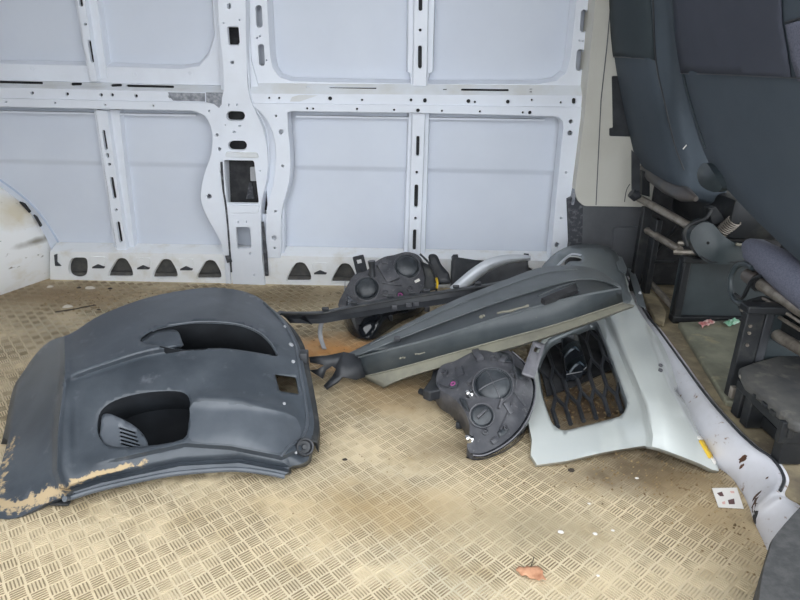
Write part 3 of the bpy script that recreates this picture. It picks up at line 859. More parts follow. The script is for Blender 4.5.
# ================================================================== THE PARTS LYING ON THE FLOOR
# ---------------------------------------------------------------- black bumper cover
out = [(-14, 512), (2, 519), (22, 516), (45, 504), (66, 496), (100, 486), (150, 475), (180, 470.5), (230, 467), (262, 469.5), (286, 474), (290, 467), (306, 462),
       (310, 452), (311, 440), (313, 420), (309, 395), (304, 368), (301, 352), (297, 341), (289, 326), (280, 315), (270, 307), (258, 297), (240, 290.5), (215, 287.5),
       (185, 290), (150, 297), (120, 307), (95, 318), (72, 333), (50, 341), (35, 355), (22, 375), (16, 395), (10, 430), (1, 465), (-10, 494)]
ctrl = [(-14, 512, .015), (22, 516, .012), (45, 504, .02), (66, 496, .032), (100, 486, .04), (150, 475, .048), (180, 470, .05), (230, 467, .05), (262, 470, .045), (286, 474, .04), (306, 462, .045), (311, 440, .055),
        (150, 456, .085), (57, 470, .065), (235, 450, .085), (285, 455, .07), (145, 420, .125), (100, 440, .105), (240, 425, .125), (300, 425, .075), (220, 385, .18), (120, 385, .18), (64, 400, .145), (290, 385, .125),
        (62, 430, .11), (65, 360, .185), (66, 343, .18), (100, 350, .205), (200, 348, .22), (277, 355, .17), (200, 322, .245), (150, 320, .235), (270, 328, .2), (240, 291, .225), (215, 288, .235), (185, 290, .235), (150, 298, .23), (120, 307, .222),
        (95, 318, .21), (50, 341, .155), (35, 355, .125), (22, 375, .09), (16, 395, .075), (10, 430, .05), (1, 465, .03), (304, 368, .135), (309, 395, .10), (297, 341, .155), (280, 315, .18), (258, 297, .205)]
SLOPE_LINE = sm([(60, 379), (72, 376), (100, 366), (150, 351), (200, 345), (240, 344), (285, 356)], 4, False)
def line_y(line, x):
    xs = [p[0] for p in line]; ys = [p[1] for p in line]
    return float(np.interp(x, xs, ys))
def mod_step(x, y):        # face below the shoulder is set back a little
    if x < 66 or x > 300: return 0
    return -0.014 * sstep(-2, 5, y - line_y(SLOPE_LINE, x)) * sstep(66, 78, x) * (1 - sstep(200, 285, x)) * (1 - sstep(60, 110, y - line_y(SLOPE_LINE, x)))
FOLD = [(343, 64.5), (375, 65), (430, 58), (470, 57), (492, 64)]
def mod_fold(x, y):        # upright crease near the left end
    cx = float(np.interp(y, [q[0] for q in FOLD], [q[1] for q in FOLD]))
    d = x - cx
    return 0.011 * math.exp(-(d / 3.5) ** 2) - (0.0016 * min(-d, 40) / 10 if d < 0 else 0)
LOWL = [(100, 462), (185, 443), (230, 446), (282, 456), (300, 448)]
def mod_low(x, y):         # lip below the lower face
    if x < 90: return 0
    return -0.012 * sstep(0, 4, y - line_y(LOWL, x)) * sstep(90, 140, x)
LIPL = [(66, 488), (100, 477), (180, 460), (240, 457), (288, 466)]
def mod_lip(x, y):
    if x < 60: return 0
    return -0.012 * sstep(-3, 3, y - line_y(LIPL, x)) + 0.012 * sstep(3, 6, y - line_y(LIPL, x) )
CRL = [(190, 397), (240, 400), (292, 412)]
def mod_cr(x, y):
    return 0.007 * math.exp(-((y - line_y(CRL, x)) / 6.0) ** 2) * sstep(185, 200, x) * (1 - sstep(285, 300, x))
bump = Shell(sm(out, 3), ctrl, at_z, (mod_step, mod_fold, mod_low, mod_lip, mod_cr))
upper = sm([(130, 346), (138, 336), (152, 329.5), (172, 325.5), (200, 322.5), (235, 324.5), (256, 331.5), (269, 342), (277, 355), (255, 352), (220, 348), (181, 349.5), (150, 349)], 3)
upper = sm([(140, 341), (152, 331), (172, 325.5), (200, 322.5), (235, 324.5), (256, 331.5), (269, 342), (276.5, 354), (272, 355), (248, 351), (220, 348), (181, 349.5), (160, 346)], 3)
lower = sm([(97.5, 426), (101, 411), (115, 400.5), (140, 393.5), (168, 391), (184, 393), (190, 402), (188.5, 424), (183, 439), (150, 445.5), (122, 447), (106, 444.5), (99, 436)], 3)
square = rrect([(275, 374), (296, 377), (299, 394), (279.5, 391)], 2)
MUD = sm([(-12, 500), (20, 506), (45, 495), (62, 490)], 3, False)
MUD2 = sm([(70, 484), (95, 475), (125, 466), (145, 462)], 3, False)
SCR = [(14, 440), (4, 470), (2, 495)]
def bump_dirt(x, y):
    d1 = dist_poly(MUD, [x], [y], False)[0]; d2 = dist_poly(MUD2, [x], [y], False)[0]; d3 = dist_poly(SCR, [x], [y], False)[0]
    return max(1.15 - d1 / 12.0, 1.2 - d2 / 5.5, 0.72 - d3 / 16, 0) * 0.95
B = thing('bumper_cover', 'large black plastic bumper cover lying face up on the load floor', 'bumper', (-0.55, 1.35, 0))
def back1(x, y, p):
    k = sstep(380, 330, y)
    return p + Vector((0.012 * sstep(200, 300, x) - 0.02 * sstep(100, 20, x), 0.035 * k, -0.02 - 0.035 * k)) if y < 440 else p + Vector((0, 0.012, -0.012))
def back2(x, y, p):
    k = sstep(380, 330, y)
    q = p + Vector((0.015 * sstep(200, 300, x) - 0.03 * sstep(100, 20, x), 0.07 * k, -0.05 - 0.11 * k)) if y < 440 else p + Vector((0, 0.03, -0.03))
    q.z = max(q.z, 0.004); return q
shell_o = bump.build('cover_shell', 'bumper', B, [upper, lower, square], step=3.4, thick=0.003, skirt=[back1, back2], dirt=bump_dirt,
                     features=[(SLOPE_LINE, (-4, -2, 0, 1.7, 3.4, 5, 7)), ([(q[1], q[0]) for q in FOLD], (-6, -4, -2, 0, 2, 4, 6)), (LOWL, (-1, 0, 1.3, 2.6, 4)), (LIPL, (-4, -2, 0, 2, 4, 6, 8))])
lowface = sm([(194, 402), (240, 404), (288, 414), (299, 424), (300, 438), (286, 447), (277, 453), (232, 444.5), (192, 441), (191, 425)], 3)
bump.build('lower_face_sheen', 'bumper_smooth', B, [], step=4, thick=0.0, region=lowface, off=.0008)  # same plastic in a paler tone, sky sheen put into the colour
MB().tube([bump.pos(x, y, .0005) for x, y in sm([(168, 325.5), (200, 321.8), (235, 323.8), (257, 331), (270, 342), (277.5, 354.5)], 4, False)], .0022, 6).build('slot_edge', 'bumper_smooth', B)
bump.recess('upper_air_slot', upper, 0.11, 'recess', B, 0.93, depthf=lambda x, y: 0.012 + 0.10 * sstep(150, 185, x))
bump.recess('fog_lamp_pocket', lower, 0.075, 'recess', B, 0.93)
# lighter moulded ramp at the left end of the slot
ramp_px = sm([(138, 342), (150, 332), (165, 328), (176, 329), (180.5, 336), (181.5, 348.5), (160, 345)], 3)
bump.build('slot_ramp', 'bumper', B, [], step=4, thick=0.004, region=ramp_px, off=-0.004)
# fog lamp blank with slits
fog_px = sm([(99.5, 428), (101, 415), (108, 412.5), (120, 417), (134, 424), (143, 433), (147.5, 443), (146, 446.5), (122, 447), (106, 444.5), (99, 436)], 3)
slits = []
for k in range(5):
    cx, cy = 128 + k * 0.2 - (2 - k) * 0.6, 428.5 + k * 4.0
    slits.append(slot(cx, cy, 17 + k * 1.2, 1.9, 16))
bump.build('fog_lamp_blank', 'bumper_smooth', B, slits, step=4, thick=0.004, region=fog_px, off=-0.010)
# smooth band with painted sheen on the lower right face, bolts, end bracket and rubber grommet
for (x, y, r) in ((291, 345, .007), (285, 327, .005), (293, 362, .005), (284, 404, .004), (296, 452, .004)):
    MB().lathe(bump.pos(x, y), bump.nrm(x, y), [(r, -0.002), (r, .003), (r * .7, .004), (r * .5, .003)], 12).build('bolt', 'greypart', B)
p = bump.pos(301, 357)
MB().box(p + Vector((0.008, 0, -0.008)), (0.022, 0.03, 0.05), bev=0.004).build('end_bracket', 'black', B)
g = bump.pos(304, 447)
n_ = Vector((0.35, -0.75, 0.55)).normalized()
MB().lathe(g + n_ * 0.006, n_, [(0.021, -0.03), (0.021, 0.006), (0.019, 0.009), (0.016, 0.008), (0.014, -0.004), (0.006, -0.006), (0.005, 0.0)], 24).build('rubber_grommet', 'black', B)
edge = [bump.pos(x, y, 0.001) for x, y in sm([(264, 303), (279, 318), (290, 334), (297, 352), (300, 372), (305, 400), (307, 425), (300, 440), (290, 446), (281, 456)], 4, False)]
MB().tube(edge, 0.0035, 8).build('edge_bead', 'bumper_smooth', B)
flange = []
for (x, y) in sm([(272, 310), (288, 326), (298, 343), (303, 365), (308, 392), (312, 420), (310, 440)], 4, False):
    q = bump.pos(x, y)
    flange.append((q + Vector((-0.004, 0, 0.001)), q + Vector((0.016, 0.006, -0.012)), q + Vector((0.018, 0.006, -0.03))))
fo = MB().grid([[f[k] for f in flange] for k in range(3)]).build('side_flange', 'black_dusty', B)
so = fo.modifiers.new('thickness', 'SOLIDIFY'); so.thickness = 0.003
lip = [bump.pos(x, y, -0.002) + Vector((0, -0.004, -0.006)) for x, y in sm([(66, 495), (100, 485), (150, 474.5), (180, 469.5), (230, 466), (262, 468.5), (285, 473)], 5, False)]
MB().tube(lip, [0.006] * len(lip), 8).build('bottom_lip', 'bumper_smooth', B)
MB().box(at_z(60, 503, 0.008), (0.04, 0.012, 0.006), bev=.002).build('lip_tab', 'black_dusty', B)

# ---------------------------------------------------------------- headlights seen from the back
def dome_cap(parent, sh, x, y, rpx, name='bulb_cover', cross=True, rise=0.35, material='cap'):
    p = sh.pos(x, y); n = (sh.nrm(x, y) + (CAM - p).normalized() * .8).normalized()
    a = sh.pos(x + rpx, y); r = (a - p).length
    r = min(r, rpx / 300.0)
    pr = [(r * 1.12, -0.01), (r * 1.12, 0.004), (r * 1.0, 0.008), (r * .93, 0.005)]
    for k in range(1, 7):
        t = k / 6; pr.append((r * .93 * math.cos(t * 1.5), 0.005 + r * rise * math.sin(t * 1.5)))
    o = MB().lathe(p, n, pr, 28).build(name, material, parent)
    ax_ = plane_axes(n)
    MB().tube([p + n * .0055 + (ax_[0] * math.cos(q) + ax_[1] * math.sin(q)) * r * 1.12 for q in [2 * math.pi * k / 32 for k in range(33)]], .0022, 6).build('rim', 'housing', o)
    if cross:
        ax = plane_axes(n)
        for q in (0.6, 2.1):
            d = ax[0] * math.cos(q) + ax[1] * math.sin(q)
            pts = [p + d * (r * .9 * math.cos(t)) + n * (0.006 + r * rise * math.sin(t)) for t in [math.pi * k / 12 for k in range(1, 12)]]
            MB().tube(pts, 0.0018, 6).build('rib', 'housing', o)
    return o
def screw(parent, sh, x, y, r, material='housing', name='screw'):
    p = sh.pos(x, y); n = sh.nrm(x, y)
    return MB().lathe(p, n, [(r, -0.004), (r, .006), (r * .72, .007), (r * .6, .003), (r * .25, .003), (r * .2, .006)], 14).build(name, material, parent)
def on(sh, mb, x, y, size, rot=0.0, lift=0.0, bev=.002):
    p = sh.pos(x, y); n = sh.nrm(x, y); a, b, n = plane_axes(n)
    c, s_ = math.cos(rot), math.sin(rot)
    return mb.box(p + n * lift, size, (a * c + b * s_, b * c - a * s_, n), bev)

HL = thing('headlight', 'black headlight with one large round cover lying in front of the silver grille panel', 'headlight', at_z(485, 410, 0), 'loose headlights')
outl = [(436, 380), (441, 366), (455, 361), (470, 353), (490, 346), (508, 350), (522, 362), (531, 378), (533, 394), (528, 412), (517, 430), (501, 444), (484, 453), (472, 454), (467, 445), (470, 428), (464, 410), (452, 397), (441, 390)]
HB = Shell(sm(outl, 3), [(436, 380, .085), (455, 361, .115), (490, 346, .145), (522, 362, .125), (533, 394, .085), (517, 430, .045), (484, 453, .022), (470, 450, .025), (470, 428, .055), (452, 397, .075), (493, 386, .118), (480, 415, .08), (505, 420, .066), (515, 390, .108)], at_z)
HB.build('housing', 'housing', HL, [], step=4, thick=0.002, skirt=[(0, 0, -0.008), lambda x, y, p: Vector((p.x, p.y, max(0.004, p.z - 0.055)))])
dome_cap(HL, HB, 493, 386, 17)
c2 = dome_cap(HL, HB, 482, 416, 10.5, cross=False, rise=0.15)
q = MB(); on(HB, q, 482, 416, (0.03, 0.006, 0.012), 0.9, 0.012); q.build('grip', 'housing', c2)
for x, y, r in ((493, 359, .009), (485, 432, .008), (445, 373, .009), (505, 428, .006), (528, 380, .005)): screw(HL, HB, x, y, r)
screw(HL, HB, 453.5, 385, 0.014, 'cap', 'adjuster_seat')
screw(HL, HB, 453.5, 385, 0.0075, 'pink', 'adjuster')
for x, y in ((470, 395), (470, 440)):
    p = HB.pos(x, y)
    o = MB().lathe(p + Vector((0, 0, .002)), (-0.5, -0.5, .6), [(.011, -0.012), (.011, 0.004), (.008, 0.007), (.006, 0.016), (.003, .018)], 16).build('bulb_base', 'chrome_light', HL)
for poly in ([(498, 352), (508, 354), (512, 363), (501, 362)], [(512, 366), (521, 370), (523, 380), (514, 378)], [(459, 398), (466, 400), (470, 412), (464, 409)], [(497, 432), (506, 427), (509, 431), (500, 438)]):
    HB.build('inset', 'cap', HL, [], step=3, thick=.002, region=rrect(poly, 1.5), off=.001)
# raised rectangular bosses and ribs on the housing
for x, y, s_, r_ in ((503, 360, (.03, .016, .01), .4), (512, 374, (.02, .012, .008), .3), (460, 372, (.035, .02, .012), -.4), (447, 383, (.03, .03, .012), .2), (508, 408, (.016, .03, .006), .2), (494, 441, (.02, .012, .012), .5), (478, 356, (.05, .02, .014), -.35), (474, 380, (.012, .04, .016), .3), (500, 404, (.03, .006, .012), .9), (518, 398, (.006, .05, .008), .15)):
    m_ = MB(); on(HB, m_, x, y, s_, r_, 0.002); m_.build('boss', 'housing', HL)
MB().tube([HB.pos(x, y, .003) for x, y in ((512, 356), (516, 380), (511, 405), (500, 430))], 0.0025, 6).build('stiffening_rib', 'housing', HL)
# clear lens wrapped round the far edge
rim = sm([(512, 352), (525, 364), (534, 380), (535, 396), (530, 414), (519, 432), (503, 446), (485, 455), (473, 455.5)], 4, False)
R1 = [HB.pos(x, y) for x, y in rim]
rows = [[p + Vector((-.005, .005, .003)) for p in R1], [p + Vector((-.001, .001, .004)) for p in R1], [p + Vector((.002, -.001, -0.004)) for p in R1],
        [Vector((p.x - .004, p.y + .006, max(.003, p.z - .05))) for p in R1], [Vector((p.x - .015, p.y + .012, max(.003, p.z - .06))) for p in R1]]
lo = MB().grid(rows).build('lens', 'lens', HL)
so = lo.modifiers.new('thickness', 'SOLIDIFY'); so.thickness = 0.003
MB().tube([HB.pos(x, y, .002) for x, y in rim], .0016, 6).build('edge_bead', 'housing_light', HL)
# mounting tab with square hole
def tab(parent, a, b, zb, zt, wpx, name, material):
    """flat tab with a hole, from pixel a (root) to pixel b (tip)"""
    A = at_z(a[0], a[1], zb); Bp = at_z(b[0], b[1], zt)
    d = (Bp - A); L = d.length; d.normalize()
    s_ = d.cross((CAM - A).normalized()).normalized(); n = s_.cross(d)
    hw = wpx / 2
    o2 = [(-hw, 0), (hw, 0), (hw, L), (-hw, L)]
    hh = [(-hw * .4, L * .68), (hw * .4, L * .68), (hw * .4, L * .86), (-hw * .4, L * .86)]
    V2, T, loops = cdt(rrect(o2, hw * .25), [hh])
    v = [A + s_ * p[0] + d * p[1] for p in V2]
    o = mesh(name, v, [tuple(t) for t in T], material, parent)
    so = o.modifiers.new('thickness', 'SOLIDIFY'); so.thickness = 0.006; so.offset = 0
    return o
tab(HL, (528, 376), (539, 343), 0.135, 0.165, 0.034, 'mounting_tab', 'housing_light')
# lever arm and plug on the left
bevel(prism([at_z(x, y, .075) for x, y in ((434, 366), (446, 360), (462, 362), (464, 378), (456, 394), (442, 389), (430, 392), (423, 389), (431, 378))], (0, 0, -.03)).build('side_bracket', 'black', HL), .004)
arm = [at_z(x, y, z) for x, y, z in ((448, 372, .07), (437, 380, .05), (428, 390, .02))]
MB().tube(arm, [.016, .014, .012], 8).build('bracket_arm', 'black', HL)
MB().tube([at_z(x, y, z) for x, y, z in ((420, 391, .012), (434, 397, .014), (447, 403, .014), (458, 406, .016))], 0.009, 8).build('lever', 'black', HL)
MB().tube([at_z(x, y, z) for x, y, z in ((455, 400, .03), (458, 412, .014), (463, 422, .012), (470, 432, .02))], 0.006, 8).build('cable', 'black', HL)
for x, y in ((457, 417), (459, 425), (462, 410)):
    MB().box(at_z(x, y, .014), (.016, .012, .018), bev=.003).build('plug', 'black', HL)

HA = thing('headlight', 'black headlight with two round covers leaning near the white wall', 'headlight', at_z(385, 325, 0), 'loose headlights')
outl = [(338, 305), (345, 290), (354, 275), (366, 271), (374, 263), (384, 257), (394, 255), (406, 252), (418, 255), (424, 264), (426, 278), (421, 290), (413, 300), (400, 308), (380, 312), (360, 313), (345, 312)]
def at_yy(px, py, y): return at_y(px, py, y)
HS = Shell(sm(outl, 3), [(338, 305, 2.00), (345, 290, 2.04), (366, 271, 2.09), (394, 255, 2.15), (418, 255, 2.16), (426, 278, 2.10), (413, 300, 2.02), (380, 312, 1.97), (345, 312, 1.98), (367, 289, 2.03), (407, 268, 2.10)], at_yy)
HS.build('housing', 'housing', HA, [], step=4, thick=0.002, skirt=[(0, 0.008, -0.004), (0, 0.06, -0.02)])
dome_cap(HA, HS, 367, 289, 12, cross=False, rise=0.3)
dome_cap(HA, HS, 407, 267, 13, cross=False, rise=0.3)
for x, y, r in ((385.5, 293.5, .013), (410, 289, .012), (384, 262, .006), (419, 262, .006)): screw(HA, HS, x, y, r)
screw(HA, HS, 400, 295.5, 0.016, 'cap', 'adjuster_seat')
screw(HA, HS, 400, 295.5, 0.009, 'pink', 'adjuster')
m_ = MB(); on(HS, m_, 417, 281, (.022, .01, .004), .3, .002); m_.build('label_scrap', 'paper', HA)
for x, y, s_, r_ in ((388, 272, (.05, .09, .012), .5), (392, 284, (.07, .008, .01), -.15), (350, 303, (.02, .05, .01), .4), (385, 263, (.02, .02, .02), 0)):
    m_ = MB(); on(HS, m_, x, y, s_, r_, .001); m_.build('boss', 'housing', HA)
tab(HA, (364, 280), (358, 256), 0.10, 0.175, 0.045, 'mounting_tab', 'black')
MB().tube([at_y(x, y, 2.06) for x, y in ((372, 276), (372, 268), (371.5, 261))], [.014, .010, .014], 10).build('ball_stud', 'black', HA)
# glossy lens under the strip
lr = sm([(344, 310), (345, 322), (352, 332), (363, 337), (375, 336), (388, 328), (400, 320), (418, 312), (426, 306)], 4, False)
R1 = [at_z(x, y, .02) for x, y in lr]
rows = [[p + Vector((.0, .07, .09)) for p in R1], [p + Vector((0, .03, .055)) for p in R1], [p + Vector((0, 0.004, .02)) for p in R1], [p + Vector((0, 0, -0.006)) for p in R1], [p + Vector((0, .02, -0.016)) for p in R1], [p + Vector((0, .12, -0.016)) for p in R1]]
lo = MB().grid(rows).build('lens', 'lens', HA)
so = lo.modifiers.new('thickness', 'SOLIDIFY'); so.thickness = 0.003
for x, y, m in ((367, 325, 'paper'), (362, 322, 'greypart'), (371, 319, 'housing'), (378, 318, 'housing'), (390, 318, 'black'), (427, 309, 'housing')):
    MB().box(at_z(x, y, .05), (.02, .016, .02), bev=.004).build('lamp_insert', m, HA)
# cable loom and bracket at its right end
MB().tube([at_y(x, y, 2.09) for x, y in sm([(420, 254), (428, 262), (434, 272), (437, 283), (436, 292)], 4, False)], 0.004, 6).build('cable', 'black', HA)
MB().tube([at_y(x, y, 2.07) for x, y in ((436.5, 278), (437.5, 283), (437, 288))], 0.0045, 6).build('cable_tie', 'yellow', HA)
sk = Shell([(421, 262), (430, 266), (435, 278), (436, 290), (424, 292), (425, 278)], [(421, 262, 2.14), (435, 278, 2.1), (436, 290, 2.07), (424, 292, 2.07)], at_yy)
sk.build('side_skirt', 'black_dusty', HA, [], step=4, thick=0.01)

# black clip-shaped bracket between headlight and plate
BK = Shell(rrect([(428, 256), (433, 255), (437, 257), (441, 266), (449, 275), (451, 284), (438, 285), (431, 272)], 2), [(428, 256, 2.2), (451, 284, 2.13), (438, 285, 2.13), (437, 257, 2.2)], at_yy)
o = BK.build('plastic_bracket', 'black', None, [], step=4, thick=0.015)
tag(o, 'small black plastic bracket standing just right of the two-cover headlight', 'bracket')

# black plate by the wall and pale strip in front of it
PL = Shell(rrect([(451, 260), (455, 258.5), (472, 261), (500, 262), (522, 259), (527, 257), (529, 270), (530, 284), (500, 292), (470, 294), (450, 292)], 2),
           [(451, 260, 2.26), (527, 257, 2.26), (530, 284, 2.2), (450, 292, 2.18), (490, 275, 2.25)], at_yy)
PLT = thing('plastic_plate', 'black plastic plate standing upright before the wall behind the pale strip', 'plate', at_z(490, 292, 0))
PL.build('panel', 'black', PLT, [], step=4, thick=0.02)
MB().tube([PL.pos(x, y, .004) for x, y in ((452, 259.5), (472, 262), (500, 263), (522, 260), (527, 258))], .006, 8).build('top_rim', 'black_dusty', PLT)
for x, y in ((455, 259), (526, 258)):
    m_ = MB(); on(PL, m_, x, y, (.02, .03, .03), 0, 0); m_.build('corner_lug', 'black', PLT)
cl = sm([(454, 292), (465, 282), (477, 272), (490, 264), (505, 259.5), (520, 258), (530, 258)], 5, False)
wpx = np.interp(range(len(cl)), [0, len(cl) * .5, len(cl) * .8, len(cl) - 1], [6.5, 5.5, 3.2, 1.5])
rows = [[], [], []]
for k, (x, y) in enumerate(cl):
    a = cl[max(0, k - 1)]; b = cl[min(len(cl) - 1, k + 1)]
    tx, ty = b[0] - a[0], b[1] - a[1]; l = math.hypot(tx, ty); nx, ny = -ty / l, tx / l
    yy = lerp(2.06, 2.15, k / len(cl))
    for q, s_ in enumerate((-1, 0, 1)):
        rows[q].append(at_y(x + nx * wpx[k] * s_, y + ny * wpx[k] * s_, yy - (0.008 if s_ == 0 else 0)))
o = MB().grid(rows).build('trim_strip', 'silver_strip')
so = o.modifiers.new('thickness', 'SOLIDIFY'); so.thickness = 0.004
tag(o, 'pale silver curved strip arching over the black plate by the wall', 'strip')

# ---------------------------------------------------------------- silver bumper panel with honeycomb grille
GP = thing('grille_panel', 'silver painted car front panel with black honeycomb grille lying beside the step', 'grille panel', at_z(610, 400, 0))
out = [(537, 465), (532, 440), (527, 415), (523, 395), (530, 372), (537, 350), (545, 330), (541, 300), (541, 270), (548, 260), (558, 251), (572, 245.5), (590, 244), (606, 246.5), (616, 252), (621, 262), (626, 277), (630, 292), (640, 312),
       (652, 330), (662, 342), (672, 362), (678, 384), (676, 391), (688, 405), (700, 423), (710, 445), (719, 471), (700, 463.5), (670, 452), (652, 446.5), (638, 446.5), (600, 453)]
ctrl = [(537, 465, .012), (527, 415, .035), (523, 395, .04), (545, 330, .09), (541, 285, .14), (558, 251, .22), (590, 244, .25), (616, 252, .225), (630, 292, .165), (652, 330, .12), (676, 388, .09), (700, 423, .06), (719, 471, .012),
        (670, 452, .05), (640, 446, .05), (600, 453, .035), (560, 440, .03), (630, 410, .07), (655, 400, .11), (600, 330, .105), (625, 320, .145), (645, 360, .125), (665, 420, .095), (690, 445, .055), (580, 275, .20)]
RIDGE = [(300, 602), (320, 612), (405, 647), (440, 654)]
RCR = [(315, 640), (345, 652), (385, 668), (430, 693), (470, 719)]
def m_ridge(x, y):
    cx = float(np.interp(y, [q[0] for q in RIDGE], [q[1] for q in RIDGE]))
    d = cx - x
    return -0.02 * sstep(0, 7, d) * (1 - sstep(26, 60, d)) * sstep(296, 316, y)
def m_rcr(x, y):
    if y < 315: return 0
    cx = float(np.interp(y, [q[0] for q in RCR], [q[1] for q in RCR]))
    return -0.03 * sstep(0, 6, x - cx) * sstep(315, 335, y)
GS = Shell(clean(sm(out, 2)), ctrl, at_z, (m_ridge, m_rcr))
opening = sm(rrect([(536, 362), (548, 338), (596, 318), (608, 348), (628.5, 404), (622, 416), (562, 431.5), (551, 423), (541, 394)], 7, 4), 1)
def skirt_g(x, y, p): return p + Vector((0.0, 0.01, -0.014))
GS.build('front_panel', 'silver', GP, [opening, sm([(561, 262), (570, 256.5), (581, 258), (580, 262), (570, 262.5), (563, 268)], 3)], step=4, thick=0.003, skirt=[skirt_g],
         features=[([(q[1], q[0]) for q in RIDGE], (-2, 0, 2, 4, 6, 8)), ([(q[1], q[0]) for q in RCR], (-8, -6, -4, -2, 0, 2))])
# inner return of the opening
GS.recess('opening_return', opening, 0.025, 'silver_dark', GP, 0.94, floor=False)
# darker end of the panel
endp = sm([(541, 300), (541, 272), (548, 261), (558, 252.5), (572, 246.5), (590, 245.2), (605, 247.5), (615, 253), (620, 263), (624, 277), (628, 292), (630, 303), (600, 312), (560, 318)], 3)
GS.build('dull_end', 'silver_dark', GP, [sm([(561, 262), (570, 256.5), (581, 258), (580, 262), (570, 262.5), (563, 268)], 3)], step=5, thick=0.002, region=endp, off=0.0025)
MB().tube([GS.pos(x, y, .004) for x, y in sm([(557, 268), (564, 261), (572, 255.5), (581, 256.5)], 4, False)], 0.005, 8).build('slot_rim', 'silver_strip', GP)
# side flange tabs along the right edge
fp = [(628, 268), (634, 270), (642, 292), (646, 308), (638, 304)]
for poly, z in ((fp, .16), ([(614, 254), (622, 257), (627, 268), (626, 273), (619, 270)], .215)):
    P = [at_z(x, y, z) for x, y in poly]; n = len(P)
    MB().add(P + [p - Vector((0, 0, .004)) for p in P], [tuple(range(n)), tuple(range(2 * n - 1, n - 1, -1))] + [(i, (i + 1) % n, n + (i + 1) % n, n + i) for i in range(n)]).build('fixing_tab', 'silver_dark', GP)
for x, y in ((618, 258), (640, 293), (660, 366), (664, 371)):
    MB().lathe(GS.pos(min(x, 660), y, .003) if x > 650 else at_z(x, y, .215 if y < 280 else .163), (0.1, -.3, 1), [(.006, -.002), (.006, .002), (.004, .002), (.003, .0)], 12).build('clip_hole', 'greypart' if x < 650 else 'housing', GP)
ylw = [(698, 440.5), (704, 440), (713, 458), (708.5, 459)]
GS.build('sticker', 'yellow', GP, [], step=3, thick=0.001, region=rrect(ylw, 1.5), off=0.002)
for rp_ in ([(696.5, 436.5), (702, 436), (704, 439.5), (698, 440)], [(710, 458), (713.5, 456.5), (716, 463), (714, 465)]):
    GS.build('sticker', 'paper', GP, [], step=3, thick=0.001, region=rrect(rp_, 1), off=0.002)
# honeycomb grille: wavy uprights and short cross links, one moulding
gz = lambda x, y: max(0.018, GS.f(x, y) - 0.035)
gr = MB()
def bar(pts, r): gr.tube([at_z(x, y, gz(x, y)) for x, y in pts], r, 6)
ex, ey = Vector((12.8, -2.9)), Vector((11.0, 35.0))
def gp(i, j): return Vector((548, 330)) + ex * i + ey * j
mods_ = []
grp = [(540, 365), (550, 340), (596, 318), (626, 404), (618, 414), (563, 428), (553, 420), (543, 392)]
for i in range(-3, 12):
    for j in range(-3, 5):
        a = gp(i + (0.5 if j % 2 else 0), j * .8)
        tops = a + ey * -0.30 * .8; bots = a + ey * .30 * .8
        def seg(p, q, r):
            m = (p + q) / 2
            if inside(grp, [m.x], [m.y])[0]: bar([tuple(p), tuple(m), tuple(q)], r)
        seg(tops, bots, .0065)
        seg(bots, gp(i + (0.5 if j % 2 else 0) + .5, j * .8 + .8) + ey * -.30 * .8, .0055)
        seg(bots, gp(i + (0.5 if j % 2 else 0) - .5, j * .8 + .8) + ey * -.30 * .8, .0055)
go = gr.build('honeycomb_grille', 'black', GP)
bk = [(540, 365), (552, 338), (594, 321), (612, 368), (575, 385), (547, 395)]
P = [at_z(x, y, 0.016) for x, y in bk]; n = len(P)
MB().add(P + [p - Vector((0, 0, .006)) for p in P], [tuple(range(n)), tuple(range(2 * n - 1, n - 1, -1))] + [(i, (i + 1) % n, n + (i + 1) % n, n + i) for i in range(n)]).build('backing_plate', 'cavity_shade', GP)
# emblem of two chevrons on a raised block
zb = lambda x, y: gz(x, y) + 0.022
blk = [(561, 338), (577, 333), (588, 366), (583, 371), (566, 374)]
P = [at_z(x, y, zb(x, y)) for x, y in blk]; n = len(P)
em = MB().add(P + [p - Vector((0, 0, .028)) for p in P], [tuple(range(n)), tuple(range(2 * n - 1, n - 1, -1))] + [(i, (i + 1) % n, n + (i + 1) % n, n + i) for i in range(n)]).build('emblem_block', 'lens', GP)
bv = em.modifiers.new('edge', 'BEVEL'); bv.width = .003; bv.segments = 2
for k in range(2):
    c = Vector((571 + 5.0 * k, 348 + 15 * k))
    L_ = [c + Vector(q) for q in ((-10, 3), (-3, -5), (6, -8), (10, -2), (9, 3), (4, -2), (-1, 1), (-7, 8))]
    P = [at_z(q.x, q.y, zb(q.x, q.y) + .006) for q in L_]; n = len(P)
    MB().add(P + [p - Vector((0, 0, .007)) for p in P], [tuple(range(n)), tuple(range(2 * n - 1, n - 1, -1))] + [(i, (i + 1) % n, n + (i + 1) % n, n + i) for i in range(n)]).build('chevron', 'chrome', em)

# ---------------------------------------------------------------- long black cowl panel across the pile
CW = thing('cowl_panel', 'long black plastic windscreen cowl panel resting across the silver panel', 'cowl panel', at_z(450, 375, 0))
def rs(line, n=40):
    L_ = sm(line, 8, False); d = [0]
    for a, b in zip(L_, L_[1:]): d.append(d[-1] + math.hypot(b[0] - a[0], b[1] - a[1]))
    t = np.linspace(0, d[-1], n)
    return list(zip(np.interp(t, d, [p[0] for p in L_]), np.interp(t, d, [p[1] for p in L_])))
l0 = rs([(336, 359), (365, 345), (400, 327), (450, 302), (500, 282), (540, 267.5), (575, 265.5), (600, 271), (618, 283)])
l1 = rs([(352, 357), (400, 338), (450, 319), (500, 301), (545, 287), (577, 279), (600, 280), (620, 287)])
l2 = rs([(358, 358), (400, 347.5), (440, 337), (500, 318), (560, 301), (621, 289)])
l3 = rs([(363, 376), (400, 367), (450, 353), (500, 339), (560, 322.5), (623, 302)])
